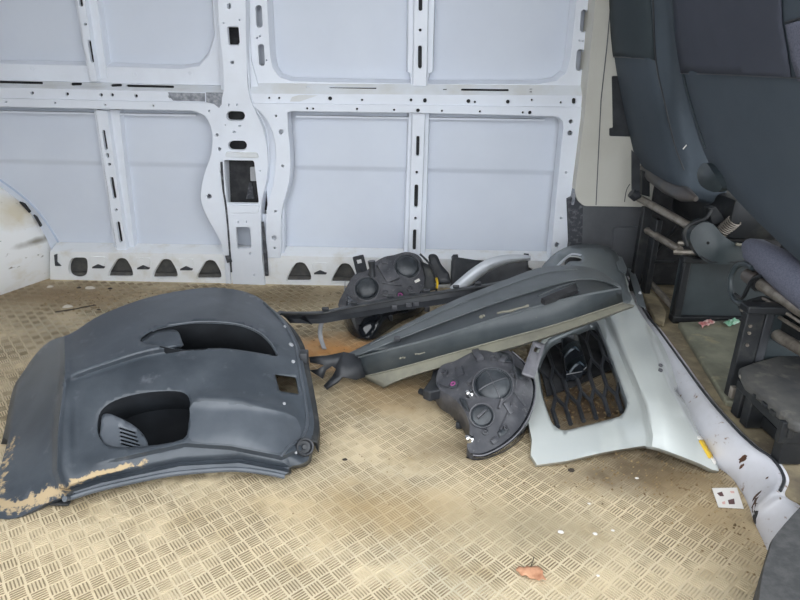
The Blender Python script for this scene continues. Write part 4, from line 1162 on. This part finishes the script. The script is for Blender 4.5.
l4 = rs([(383, 386.5), (400, 379), (420, 372.5), (470, 358.5), (520, 344.5), (570, 328.5), (634, 305)])
zb_ = lambda t: lerp(0.06, 0.28, t ** 0.75)
def row(l, dz): return [at_z(p[0], p[1], zb_(k / 39) + (dz(k / 39) if callable(dz) else dz)) for k, p in enumerate(l)]
r0, r1 = row(l0, lambda t: .0 + .01 * math.sin(t * 3)), row(l1, .022)
r1b = row([(x, y + 1.2) for x, y in l1], .019)
r2 = row(l2, .022); r3 = row(l3, -.028)
r2b = row([(x, y - 2.2) for x, y in l2], .016)
r4 = row(l4, -.038); r3b = row([(x, y + 1.3) for x, y in l3], -.036)
def sheet(rows, name, m, th=.003):
    o = MB().grid(rows).build(name, m, CW)
    so = o.modifiers.new('thickness', 'SOLIDIFY'); so.thickness = th; so.offset = -1
    return o
back = [p + Vector((0, .02, -.025)) for p in r0]
sheet([back, r0, [lerp(a, b, .5) + Vector((0, 0, .004)) for a, b in zip(r0, r1)], r1, r1b], 'top_deck', 'cowl_top')
sheet([r1b, r2b, r2, r3], 'front_face', 'cowl_face')
sheet([r3, r3b, r4, [p + Vector((0, .008, -.008)) for p in r4]], 'sealing_flange', 'cowl_flange')
MB().tube([p + Vector((0, 0, .002)) for p in r2], .003, 6).build('moulded_rib', 'cowl_top', CW)
MB().tube([lerp(a, b, .45) + Vector((0, 0, .006)) for a, b in zip(r0[4:34], r1[4:34])], .0015, 6).build('moulded_rib', 'cowl_top', CW)
# wiper slot and clip
so_ = [at_z(x, y, z) for x, y, z in ((541, 299, .272), (560, 291, .278), (576, 284, .284), (579, 290, .28), (560, 297, .274), (545, 302, .27))]
n = 6
MB().add([p + Vector((0, -.003, .004)) for p in so_] + [p - Vector((0, 0, .01)) for p in so_], [tuple(range(n)), tuple(range(2 * n - 1, n - 1, -1))] + [(i, (i + 1) % n, n + (i + 1) % n, n + i) for i in range(n)]).build('wiper_slot', 'cavity_shade', CW)
MB().tube([at_z(x, y, z) for x, y, z in ((538, 296, .277), (558, 287.5, .283), (576, 282, .29), (579, 291, .284))], .003, 6).build('slot_rim', 'cowl_face', CW)
MB().box(at_z(397, 339, .15), (.018, .012, .014), bev=.002).build('clip', 'black', CW)
# torn left end with hooked bracket
ends = [(309, 358, .085), (326, 355.5, .09), (344, 352.5, .092), (362, 356, .085), (364, 377, .03), (356, 380, .03), (343, 377.5, .04), (338, 383, .03), (327, 390, .015), (324, 387, .02), (333, 378, .035), (337, 370, .05), (332, 366, .06), (326, 370, .05), (323, 379, .03), (311, 370, .045), (318, 369, .055), (324, 365, .065), (310, 362.5, .08)]
V2, T, lps = cdt(clean([(e[0], e[1]) for e in ends]))
zt = tps(ends)
o = mesh('end_hook', [at_z(p[0], p[1], zt(p[0], p[1])) for p in V2], [tuple(t) for t in T], 'black', CW, 30)
so = o.modifiers.new('thickness', 'SOLIDIFY'); so.thickness = .008; so.offset = -1
for x, y in ((357, 364), (358, 371), (355, 376), (360, 367)):
    MB().box(at_z(x, y, .07 - (y - 360) * .002), (.012, .01, .014), bev=.002).build('clip', 'housing', CW)
# mud flecks stuck on the ribs
for (x0, y0, x1, y1, z, w_) in ((480, 317.5, 484, 316, .237, .006), (497, 313.5, 528, 306, .243, .005), (400, 358.5, 405, 357, .135, .003), (415, 354.5, 425, 352, .147, .003)):
    MB().tube([at_z(lerp(x0, x1, k / 6), lerp(y0, y1, k / 6) + random.uniform(-.6, .6), zt_) for k, zt_ in enumerate([z + .035 * 0 + lerp(0, (x1 - x0) * .0005, q / 6) for q in range(7)])],
              [w_ * random.uniform(.5, 1) for _ in range(7)], 6).build('mud_fleck', 'cowl_flange', CW)

# ---------------------------------------------------------------- narrow weather strip in front of the far headlight
WS = thing('weather_strip', 'narrow black gutter strip lying from the bumper across the two-cover headlight', 'strip', at_z(400, 310, 0))
u0 = rs([(281, 311.5), (320, 311), (345, 306), (400, 296), (450, 289), (500, 281), (535, 270)], 36)
u1 = rs([(281, 314), (320, 314), (345, 309), (400, 299.5), (450, 292), (500, 284), (537, 273)], 36)
u2 = rs([(290, 323), (320, 323.5), (345, 319.5), (400, 310.5), (450, 303), (500, 292), (538, 278)], 36)
zs = lambda k: lerp(0.11, 0.20, (k / 35))
R0 = [at_z(x, y, zs(k) + .01) for k, (x, y) in enumerate(u0)]
R1 = [at_z(x, y, zs(k) + .014) for k, (x, y) in enumerate(u1)]
R2 = [at_z(x, y, zs(k) - .012) for k, (x, y) in enumerate(u2)]
Rm = [lerp(a, b, .5) + Vector((0, .010, -.004)) for a, b in zip(R1, R2)]
o = MB().grid([[p + Vector((0, .02, -.01)) for p in R0], R0, R1, Rm, R2, [p + Vector((0, .015, -.006)) for p in R2]]).build('gutter', 'black', WS)
so = o.modifiers.new('thickness', 'SOLIDIFY'); so.thickness = .004
MB().tube([p + Vector((0, .0, .001)) for p in R1], .0035, 6).build('bead', 'black_dusty', WS)
for k in (6, 10, 15, 18, 20, 24, 27):
    MB().box(R0[k] + Vector((0, .004, .004)), (.022, .012, .010), bev=.003).build('clip', 'black', WS)
for k in (15, 17, 18):
    MB().box(Rm[k] + Vector((0, -.012, .0)), (.018, .008, .014), bev=.003).build('clip', 'housing', WS)
MB().add([R1[0] + Vector((-.02, 0, 0)), R1[0] + Vector((-.01, .03, 0)), R2[3], R1[3]] + [p + Vector((0, .004, -.006)) for p in (R1[0] + Vector((-.02, 0, 0)), R1[0] + Vector((-.01, .03, 0)), R2[3], R1[3])],
         [(0, 1, 2, 3), (7, 6, 5, 4), (0, 3, 7, 4), (3, 2, 6, 7), (2, 1, 5, 6), (1, 0, 4, 5)]).build('end_tongue', 'black', WS)

# small grey strap hanging from the strip
st = sm([(324, 318), (321, 325), (320, 333), (321.5, 341), (324.5, 349)], 4, False)
rows = [[at_z(x + s_ * 2.2, y, lerp(.085, .004, k / (len(st) - 1)) + .001) for k, (x, y) in enumerate(st)] for s_ in (-1, 0, 1)]
o = MB().grid(rows).build('plastic_strap', 'greypart')
so = o.modifiers.new('thickness', 'SOLIDIFY'); so.thickness = .003
tag(o, 'short light grey strap touching the floor below the narrow gutter strip', 'strap')

# ================================================================== THE SEATS
def zband(pts, z):
    return [at_z(x, y, z) for x, y in pts]
sk_seat = [(0.02, 0, 0.0), (0.07, 0, -0.01), (0.11, 0, -0.02)]
def edge_round(outline, wd, amt):
    def f(x, y):
        d = dist_poly(outline, [x], [y])[0]
        return amt * max(0, 1 - d / wd) ** 2
    return f

S1 = thing('passenger_seat', 'dark slate fabric seat next to the cream trim, farther from the camera', 'seat', (1.05, 2.02, ZC), 'cab seats')
o1 = sm([(618, -120), (612, -60), (609, 0), (610, 35), (614.5, 70), (621, 106), (631, 146), (642, 166), (660, 183), (680, 196), (692, 198), (692, 160), (684, 110), (677, 40), (674, -60), (672, -120)], 3)
A1 = Shell(o1, [(618, -120, .62), (672, -120, .62), (609, 0, .685), (672, 0, .71), (640, 0, .68), (621, 106, .79), (655, 106, .77), (694, 110, .82), (631, 146, .845), (660, 183, .87), (716, 206, .90), (640, 60, .725), (716, 160, .87)],
           at_x, (edge_round(o1, 16, .03), lambda x, y: .02 * sstep(646, 664, x - max(0, (y - 60)) * .2),))
A1.build('backrest', 'fabric_b', S1, [], step=4, thick=0, skirt=sk_seat)
up = [(618, -118), (613, -60), (610.5, 0), (611, 35), (613.5, 56), (634, 57.5), (655, 59.5), (653, 30), (651, 0), (649, -60), (648, -118)]
A1.build('backrest_panel', 'fabric_c', S1, [], step=6, thick=.002, region=up, off=.003)
MB().tube([A1.pos(x, y, .004) for x, y in ((613.5, 56.5), (625, 57), (640, 58), (655, 59.5))], .002, 6).build('seam', 'black', S1)
MB().tube([A1.pos(x, y, .002) for x, y in sm([(651, -60), (653, 0), (656, 60), (664, 100), (675, 145), (684, 170)], 4, False)], .0022, 6).build('seam', 'black', S1)
MB().tube([A1.pos(x, y, .003) for x, y in ((683, 149), (686, 145))], .0018, 6).build('stitch', 'paper', S1)
MB().tube([at_x(x, y, z) for x, y, z in ((643, 167, .91), (652, 175, .905), (668, 186, .90), (684, 194, .90), (696, 199, .91))], [.012, .024, .027, .025, .008], 14).build('cushion_roll', 'copper_sheen', S1)
MB().box((1.30, 2.035, 0.455), (0.58, 0.43, 0.13), bev=.02).build('seat_pan', 'frame', S1)
y1 = 1.9
pl, pr_ = at_y(671, 320, y1), at_y(757, 320, y1)
pt = at_y(685, 257, y1)
base = bevel(MB().box(((pl.x + 1.42) / 2, y1 + .012, (ZC + pt.z) / 2 + .001), (1.42 - pl.x, .024, pt.z - ZC)).build('base_panel', 'panel', S1), .003)
for c, s_ in ((((pl.x + .012), y1 - .002, (ZC + pt.z) / 2), (.024, .03, pt.z - ZC + .01)), ((1.17, y1 - .004, pt.z - .008), (.50, .03, .018)), ((1.17, y1 - .006, ZC + .012), (.50, .03, .022))):
    bevel(MB().box(c, s_).build('panel_rim', 'frame', S1), .004)
def vpost(px, py, y, h, wd, dp, name, m, parent, zb=ZC):
    p = at_y(px, py, y)
    return bevel(MB().box((p.x, y, zb + h / 2), (wd, dp, h)).build(name, m, parent), .004)
MB().box((1.30, 2.275, .31), (.70, .02, .44), bev=.004).build('shade_sheet', 'cavity_shade', S1)  # added dark sheet, stands in for the shade behind the seat frame
vpost(632, 300, 2.20, .33, .035, .03, 'post', 'frame', S1)
vpost(643, 302, 2.14, .30, .022, .05, 'post', 'frame', S1)
MB().tube([at_y(639, 198, 2.24), at_y(662, 211, 2.06), at_y(700, 232, 1.86)], .0135, 12).build('cross_tube', 'tube', S1)
MB().tube([at_y(643, 228, 2.22), at_y(680, 250, 1.94)], .0125, 12).build('cross_tube', 'tube', S1)
MB().tube([at_y(650, 262, 2.15), at_y(676, 262, 2.0)], .006, 8).build('rod', 'frame', S1)
MB().tube([at_y(655, 252, 2.15), at_y(672, 232, 2.1), at_y(678, 225, 2.05)], .007, 8).build('rod', 'frame', S1)
MB().tube([at_y(678, 243, 1.95), at_y(700, 244, 1.92)], .008, 8).build('rod', 'tube', S1)
MB().tube([at_y(674, 252, 1.95), at_y(698, 253, 1.91)], .009, 8).build('rod', 'tube', S1)
MB().tube(sm([at_y(644, 222, 2.2), at_y(648, 210, 2.2), at_y(656, 206, 2.18), at_y(664, 212, 2.16), at_y(672, 220, 2.12)], 4, False), .005, 8).build('cable', 'black', S1)
bevel(prism([at_z(x, y, ZC + .02) for x, y in ((640, 288), (650, 284), (667, 312), (664, 322), (655, 318))], (0, 0, -.018)).build('floor_rail', 'cab_brown', S1), .003)
MB().tube([at_z(644, 276, .13), at_z(660, 293, .13), at_z(672, 306, .12)], .011, 10).build('floor_tube', 'tube', S1)
hc = sm([(690, 240), (694, 228), (704, 222), (714, 225), (724, 236), (738, 245), (754, 247), (757, 261), (735, 264), (712, 264), (700, 257)], 3)
HCs = Shell(hc, [(690, 240, 1.86), (714, 225, 1.84), (757, 261, 1.83), (700, 257, 1.84), (720, 250, 1.815)], at_yy)
HCs.build('hinge_cover', 'panel', S1, [circ(708, 243, 1.6, 10)], step=4, thick=0, skirt=[(0.003, .01, 0), (.003, .05, 0)])
MB().tube([HCs.pos(x, y, .001) for x, y in ((700, 256), (712, 262), (735, 262), (755, 259.5))], .003, 6).build('cover_rib', 'frame', S1)
MB().tube(sm([at_y(687, 246, 1.83), at_y(684, 236, 1.83), at_y(687, 227, 1.83), at_y(696, 222, 1.83), at_y(706, 218, 1.83), at_y(711, 210, 1.84)], 4, False), .006, 8).build('release_lever', 'frame', S1)
bevel(prism([at_y(x, y, 1.85) for x, y in ((708, 208), (716, 207), (722, 214), (726, 222), (712, 225))], (0, .03, 0)).build('hinge_plate', 'frame', S1), .003)
a, b_ = at_y(722, 232, 1.85), at_y(735, 220, 1.82)
ax = (b_ - a).normalized(); e1 = ax.orthogonal().normalized(); e2 = ax.cross(e1)
MB().tube([a + (b_ - a) * (k / 96) + (e1 * math.cos(k * .52) + e2 * math.sin(k * .52)) * .02 for k in range(97)], .0022, 5).build('spring', 'tube', S1)
MB().tube([at_y(736, 244, 1.81), at_y(752, 247, 1.80)], .005, 6).build('pull_strap', 'cowl_flange', S1)

S2 = thing('passenger_seat', 'dark slate fabric seat nearer the camera, overlapping the other seat', 'seat', (1.05, 1.4, ZC), 'cab seats')
o2 = sm([(676, -120), (672, -60), (671.5, 0), (675, 40), (682, 78), (690, 110), (703, 150), (717, 177), (735, 198), (760, 224), (800, 262), (850, 308), (890, 330), (915, 300), (915, 100), (905, -40), (880, -120)], 3)
A2 = Shell(o2, [(676, -120, .63), (880, -120, .63), (672, 0, .705), (760, 0, .695), (860, 0, .70), (690, 110, .80), (760, 110, .775), (870, 110, .79), (735, 198, .87), (800, 262, .90), (880, 325, .93), (717, 177, .855), (800, 180, .845), (900, 200, .86)],
           at_x, (edge_round(o2, 14, .025),))
A2.build('backrest', 'fabric_b', S2, [], step=7, thick=0, skirt=sk_seat)
up2 = [(678, -118), (675.5, -60), (675, 0), (677.5, 40), (682.5, 72.5), (710, 72.8), (740, 73.8), (770, 75.5), (793, 77), (789, 50), (784, 20), (782, -40), (780, -118)]
A2.build('backrest_panel', 'fabric_a', S2, [], step=7, thick=.002, region=up2, off=.003)
MB().tube([A2.pos(x, y, .004) for x, y in ((682.5, 73), (710, 73.3), (740, 74.5), (770, 76), (800, 77), (840, 78))], .002, 6).build('seam', 'black', S2)
MB().tube([A2.pos(x, y, .003) for x, y in ((787, 22), (797, 19), (815, 14))], .002, 6).build('seam', 'black', S2)
sidep = [(788, 24), (797, 21), (820, 15), (850, 20), (850, 95), (800, 80), (794, 60)]
A2.build('side_panel', 'purple', S2, [], step=6, thick=.002, region=sidep, off=.003)
MB().tube([A2.pos(x, y, .002) for x, y in sm([(674, -60), (674.5, 0), (678, 40), (685, 78), (694, 112), (706, 148)], 4, False)], .0022, 6).build('piping', 'fabric_c', S2)
rc = sm([(701, 186), (697, 175), (700, 166), (706, 163), (713, 172), (722, 187), (714, 192)], 3)
RC = Shell(rc, [(696, 185, .862), (704, 163, .842), (719, 186, .866), (706, 178, .84)], at_x)
RC.build('recliner_cover', 'panel', S2, [], step=3, thick=0, skirt=[(.006, 0, 0), (.02, 0, 0)])
MB().tube([at_x(x, y, z) for x, y, z in ((750, 246, .96), (757, 252, .95), (775, 264, .945), (800, 284, .945), (840, 314, .95))], [.022, .036, .042, .045, .045], 14).build('cushion_roll', 'purple', S2)
MB().box((1.36, 1.36, 0.39), (0.66, 0.48, 0.13), bev=.02).build('seat_pan', 'frame', S2)
MB().tube([at_x(748, 275, .93), at_x(757, 281, .93)], .020, 12).build('tube_end', 'copper_sheen', S2)
MB().tube([at_x(752, 278, .935), at_x(775, 293, .935), at_x(800, 309, .935), at_x(850, 340, .935)], .0165, 12).build('cross_tube', 'tube', S2)
MB().lathe(at_x(760, 283, .935), (at_x(800, 309, .935) - at_x(752, 278, .935)), [(.022, -.008), (.024, 0), (.022, .008)], 16).build('collar', 'frame', S2)
MB().tube(sm([at_x(x, y, .915) for x, y in ((745, 303), (737, 302), (731.5, 293), (731, 278), (736, 267), (744, 264), (753, 268))], 4, False), .008, 8).build('release_handle', 'panel', S2)
MB().tube(sm([at_x(x, y, .905) for x, y in ((735, 294), (742, 298), (747, 290), (752, 280), (760, 276))], 4, False), .005, 8).build('handle_link', 'frame', S2)
MB().tube([at_x(763, 298, .93), at_x(800, 322, .93), at_x(830, 340, .93)], .004, 6).build('rod', 'tube', S2)
MB().tube([at_x(769, 330, .95), at_x(785, 340, .95), at_x(830, 366, .95)], .0155, 12).build('cross_tube', 'tube', S2)
yp = 1.37
pb = at_y(724, 402, yp); ptp = at_y(743, 310, yp)
bevel(MB().box((pb.x + .022, yp, (ZC + ptp.z) / 2), (.045, .022, ptp.z - ZC)).build('post', 'frame', S2), .003)
bevel(MB().box((pb.x + .062, yp + .012, (ZC + ptp.z) / 2), (.022, .03, ptp.z - ZC)).build('post', 'black', S2), .003)
bevel(MB().box((pb.x + .20, yp + .03, .20), (.26, .02, ptp.z - ZC - .02)).build('back_plate', 'panel', S2), .004)
for px, py in ((750, 326), (749, 333), (747, 345)):
    MB().lathe(at_y(px, py, yp - .012), (0, -1, 0), [(.004, -.004), (.004, .003)], 10).build('bolt', 'tube', S2)
bevel(MB().box((pb.x + .16, yp - .005, ptp.z + .008), (.34, .04, .02)).build('cross_bar', 'frame', S2), .004)
bevel(prism([at_x(x, y, .955) for x, y in ((745, 300), (760, 296), (800, 320), (840, 345), (840, 362), (790, 338), (758, 322), (746, 314))], (.02, 0, 0)).build('slide_rail', 'frame', S2), .003)
MB().tube([at_x(758, 304, .945), at_x(800, 330, .945)], .005, 8).build('rod', 'tube', S2)
bevel(prism([at_x(x, y, .90) for x, y in ((737, 306), (752, 300), (757, 316), (742, 318))], (.03, 0, 0)).build('pivot_plate', 'frame', S2), .003)
MB().lathe(at_x(743, 309, .898), (-1, 0, 0), [(.008, -.004), (.008, .004), (.005, .006)], 12).build('bolt', 'tube', S2)
# low shelf with a dusty pad
pad = [at_z(x, y, .20) for x, y in ((739, 367), (752, 362), (785, 353), (830, 345), (880, 420), (800, 424), (791, 420), (765, 396), (746, 381))]
bevel(prism(pad, (0, 0, -.025)).build('dusty_pad', 'dust_pad', S2), .008)
ra, rb_ = at_z(735, 383, .165), at_z(786, 434, .165)
d = (rb_ - ra).normalized(); s_ = Vector((-d.y, d.x, 0))
bevel(MB().box((ra + rb_) / 2 + Vector((.01, 0, .0)), ((rb_ - ra).length, .012, .022), (d, s_, Vector((0, 0, 1)))).build('shelf_rail', 'frame', S2), .002)
bevel(MB().box((ra + rb_) / 2 + Vector((.012, 0, .022)), ((rb_ - ra).length * .96, .02, .008), (d, s_, Vector((0, 0, 1)))).build('shelf_rail', 'tube', S2), .002)
bevel(MB().box(rb_ + Vector((.10, .01, -.0)), (.22, .014, .05)).build('shelf_front', 'frame', S2), .002)
for t in (.12, .32, .95):
    q = lerp(ra, rb_, t)
    bevel(MB().box((q.x + .03, q.y + .01, (ZC + q.z) / 2), (.05, .03, q.z - ZC)).build('shelf_leg', 'frame', S2), .003)
MB().box(lerp(ra, rb_, .55) + Vector((.11, .03, -.06)), (.14, .20, .03), bev=.005).build('shelf_bottom', 'frame', S2)
for t in (.25, .4, .6, .75):
    MB().box(lerp(ra, rb_, t) + Vector((.004, 0, .018)), (.02, .018, .010), (d, s_, Vector((0, 0, 1))), .002).build('shelf_clip', 'frame', S2)
MB().box(at_z(733, 392, .13), (.014, .014, .03), bev=.002).build('hook', 'tube', S2)

# seat belt hanging in front of the cream trim
SB = thing('seat_belt', 'black seat belt strap with buckle hanging before the cream trim', 'seat belt', at_y(633, 198, 2.2))
bevel(prism([at_y(x, y, 2.2) for x, y in ((632, 150), (640, 160), (640.5, 194), (632, 190))], (0, .008, 0)).build('strap', 'black', SB), .001)
MB().tube([at_y(x, y, 2.19) for x, y in ((631, 193), (635, 196), (639, 194))], [.016, .02, .016], 10).build('buckle', 'black', SB)
bevel(prism([at_y(x, y, 2.22) for x, y in ((642, 170), (650, 174), (650, 197), (642, 195))], (0, .02, 0)).build('latch_plate', 'frame', SB), .002)
MB().tube(sm([at_y(x, y, 2.2) for x, y in ((630, 184), (626.5, 190), (624.5, 202))], 4, False), .0015, 6).build('cord', 'black', SB)

# black rubber trim at the door, nearest the camera
dt = sm([(752, 660), (758, 610), (762, 577), (770, 549), (775, 536), (800, 507), (840, 468)], 4, False) + [(930, 500), (930, 660)]
DT = Shell(dt, [(752, 660, .15), (762, 577, .155), (775, 536, .16), (840, 468, .17), (930, 500, .17), (930, 660, .16), (830, 580, .165)], at_z)
o = DT.build('trim_3', 'rubber', None, [], step=9, thick=0, skirt=[(0, .003, -.008), (0, .004, -.2)])
struct(o, 'black speckled rubber trim beside the door opening')

# ================================================================== SMALL THINGS ON THE FLOOR
def flat(name, px, z, th, material, label, cat, group=None, curl=0.0):
    V2, T, lps = cdt(clean(px))
    c = V2.mean(axis=0)
    v = [at_z(p[0], p[1], z + curl * ((p[0] - c[0]) ** 2 + 2 * (p[1] - c[1]) ** 2) / 200.0) for p in V2]
    o = mesh(name, v, [tuple(t) for t in T], material, None, 40)
    tag(o, label, cat, group)
    so = o.modifiers.new('thickness', 'SOLIDIFY'); so.thickness = th; so.offset = 1
    return o
LF = thing('dry_leaf', 'single curled orange-brown dry leaf on the bare floor', 'leaf', at_z(532, 573, 0))
lv = sm([(516, 570), (519, 566), (524, 567.5), (527, 565.5), (531, 567), (535, 565.5), (540, 567.5), (543, 571), (543, 574.5), (546.5, 580), (542, 578.5), (539, 580.5), (535, 578.5), (530, 578), (526, 575), (521, 575.5), (519, 572.5)], 2)
gx, gy = np.meshgrid(np.arange(516, 547, 4.0), np.arange(564, 582, 4.0)); ok = inside(lv, gx.ravel(), gy.ravel()) & (dist_poly(lv, gx.ravel(), gy.ravel()) > 1.2)
V2, T, _l = cdt(lv, (), list(zip(gx.ravel()[ok], gy.ravel()[ok])))
o = mesh('blade', [at_z(p[0], p[1], .0075 + .003 * math.sin(p[0] * .35) + .002 * math.sin(p[1] * .5)) for p in V2], [tuple(t) for t in T], 'leaf', LF, 60)
so = o.modifiers.new('thickness', 'SOLIDIFY'); so.thickness = .0008
MB().tube([at_z(531, 566, .008), at_z(532.5, 562, .005), at_z(534, 557, .004)], .0009, 5).build('stalk', 'dark_scrap', LF)

CD = thing('paper_card', 'small white printed card lying by the white step', 'card', at_z(727, 497, 0))
bevel(prism(zband([(712, 488), (737, 487.5), (744, 508.5), (718.5, 507)], .004), (0, 0, -.0015)).build('sheet', 'paper', CD), .0004)
for poly, m in (([(717, 493), (722, 491.5), (724, 496), (720, 496)], 'ink'), ([(728, 500), (734, 498.5), (735, 504), (729, 504)], 'ink'), ([(722, 502), (725, 501), (725.5, 504), (722.5, 504)], 'red'), ([(730, 491), (734, 491), (734.5, 493), (731, 493)], 'red')):
    prism(zband(poly, .0046), (0, 0, -.0008)).build('printed_mark', m, CD)

def blob(name, x, y, r, material, label, cat, group=None, sq=.35, z=0.0):
    c = at_z(x, y, z)
    k = 9
    ph = random.uniform(0, 6)
    P = [c + Vector((r * math.cos(2 * math.pi * i / k) * random.uniform(.7, 1.2), r * .8 * math.sin(2 * math.pi * i / k) * random.uniform(.7, 1.2), .001)) for i in range(k)]
    Q = [c + (p - c) * .6 + Vector((0, 0, r * sq)) for p in P]
    f = [(i, (i + 1) % k, k + (i + 1) % k, k + i) for i in range(k)] + [tuple(range(k, 2 * k))] + [tuple(range(k - 1, -1, -1))]
    return tag(mesh(name, P + Q, f, material, None, 60), label, cat, group)
for x, y, r, lab in ((50, 287, .014, 'pale paper scrap on the floor close to the wheel arch'), (90, 288.5, .02, 'larger pale scrap on the floor below the square sill hole'),
                     (68, 307, .018, 'pale scrap beside the twig on the floor behind the bumper')):
    blob('paper_scrap', x, y, r, 'scrap', lab, 'scrap', 'pale scraps behind the bumper')
for x, y, r, lab in ((561, 532.5, .007, 'largest white chip on the bare floor above the dry leaf'), (595, 534, .0055, 'white chip on the floor to the right of the largest chip'),
                     (613, 531, .004, 'tiny white chip rightmost in the row above the leaf'), (637, 478.5, .0045, 'white chip on the dark stain just under the silver panel'),
                     (598, 576, .004, 'tiny white chip on the floor right of the dry leaf'), (589, 504, .004, 'tiny white chip on the floor halfway between silver panel and leaf')):
    blob('white_chip', x, y, r, 'paper', lab, 'chip', 'white chips on the floor')
for x, y, r, lab in ((110, 289, .012, 'dark crumb right of the larger pale scrap near the wall'), (79, 288, .012, 'dark crumb left of the larger pale scrap near the wall'),
                     (571, 470.5, .010, 'dark crumb on the floor just below the silver panel corner'), (345, 460, .007, 'dark crumb alone on the floor right of the bumper'),
                     (99, 310, .009, 'dark crumb at the right end of the twig')):
    blob('dark_crumb', x, y, r, 'dark_scrap', lab, 'crumb', 'dirt crumbs')
o = MB().tube(sm([at_z(x, y, .006) for x, y in ((55, 312), (65, 310.5), (75, 309), (84, 307), (96, 305))], 4, False), .0022, 6).build('twig', 'dark_scrap')
tag(o, 'thin dark twig on the sandy floor behind the bumper', 'twig')
for x, y, nm, m, lab in ((706, 325, 'candy_wrapper', 'pink_cloth', 'crumpled pink wrapper on the cab mat under the seat'), (731, 324, 'candy_wrapper', 'green_cloth', 'crumpled pale green wrapper on the cab mat under the seat')):
    c = at_z(x, y, ZC + .013)
    mb = MB(); vv = []; ff = []
    nx_, ny_ = 9, 5
    for i in range(nx_):
        for j in range(ny_):
            vv.append(c + Vector(((i - 4) * .0075, (j - 2) * .008 + (i - 4) * .005, .003 + random.uniform(0, .008))))
    ff = [(i * ny_ + j, (i + 1) * ny_ + j, (i + 1) * ny_ + j + 1, i * ny_ + j + 1) for i in range(nx_ - 1) for j in range(ny_ - 1)]
    o = mesh(nm, vv, ff, m, None, 20); tag(o, lab, 'wrapper')
    so = o.modifiers.new('thickness', 'SOLIDIFY'); so.thickness = .001

gv = []; gf = []
def grit(cx, cy, sx, sy, n, r0, r1):
    for _ in range(n):
        x, y = rng.normal(cx, sx), rng.normal(cy, sy)
        if not (-1.38 < x < 0.74 and 0.68 < y < 2.33): continue
        r = rng.uniform(r0, r1); a = rng.uniform(0, 6.28); b0 = len(gv)
        for k in range(4):
            q = a + k * 1.571; gv.append((x + r * math.cos(q) * rng.uniform(.6, 1.2), y + r * math.sin(q) * rng.uniform(.6, 1.2), 0.0))
        gv.append((x, y, r * rng.uniform(.5, .9) + .001))
        gf.extend([(b0, b0 + 1, b0 + 4), (b0 + 1, b0 + 2, b0 + 4), (b0 + 2, b0 + 3, b0 + 4), (b0 + 3, b0, b0 + 4)])
grit(.58, 1.16, .13, .05, 260, .0012, .004); grit(.53, 1.45, .1, .1, 240, .0015, .006); grit(.68, 1.03, .07, .07, 120, .001, .004)
grit(-1.25, 2.2, .3, .1, 300, .0015, .006); grit(-.3, 1.9, .5, .3, 260, .001, .004); grit(0, 1.2, .5, .2, 200, .0008, .0025); grit(-.2, 2.25, .6, .1, 240, .0015, .005)
gm = mesh('grit', gv, gf, 'grit', None, 0)
gm['kind'] = 'stuff'; gm['label'] = 'brown grit and crumbs scattered over the load floor'; gm['category'] = 'grit'
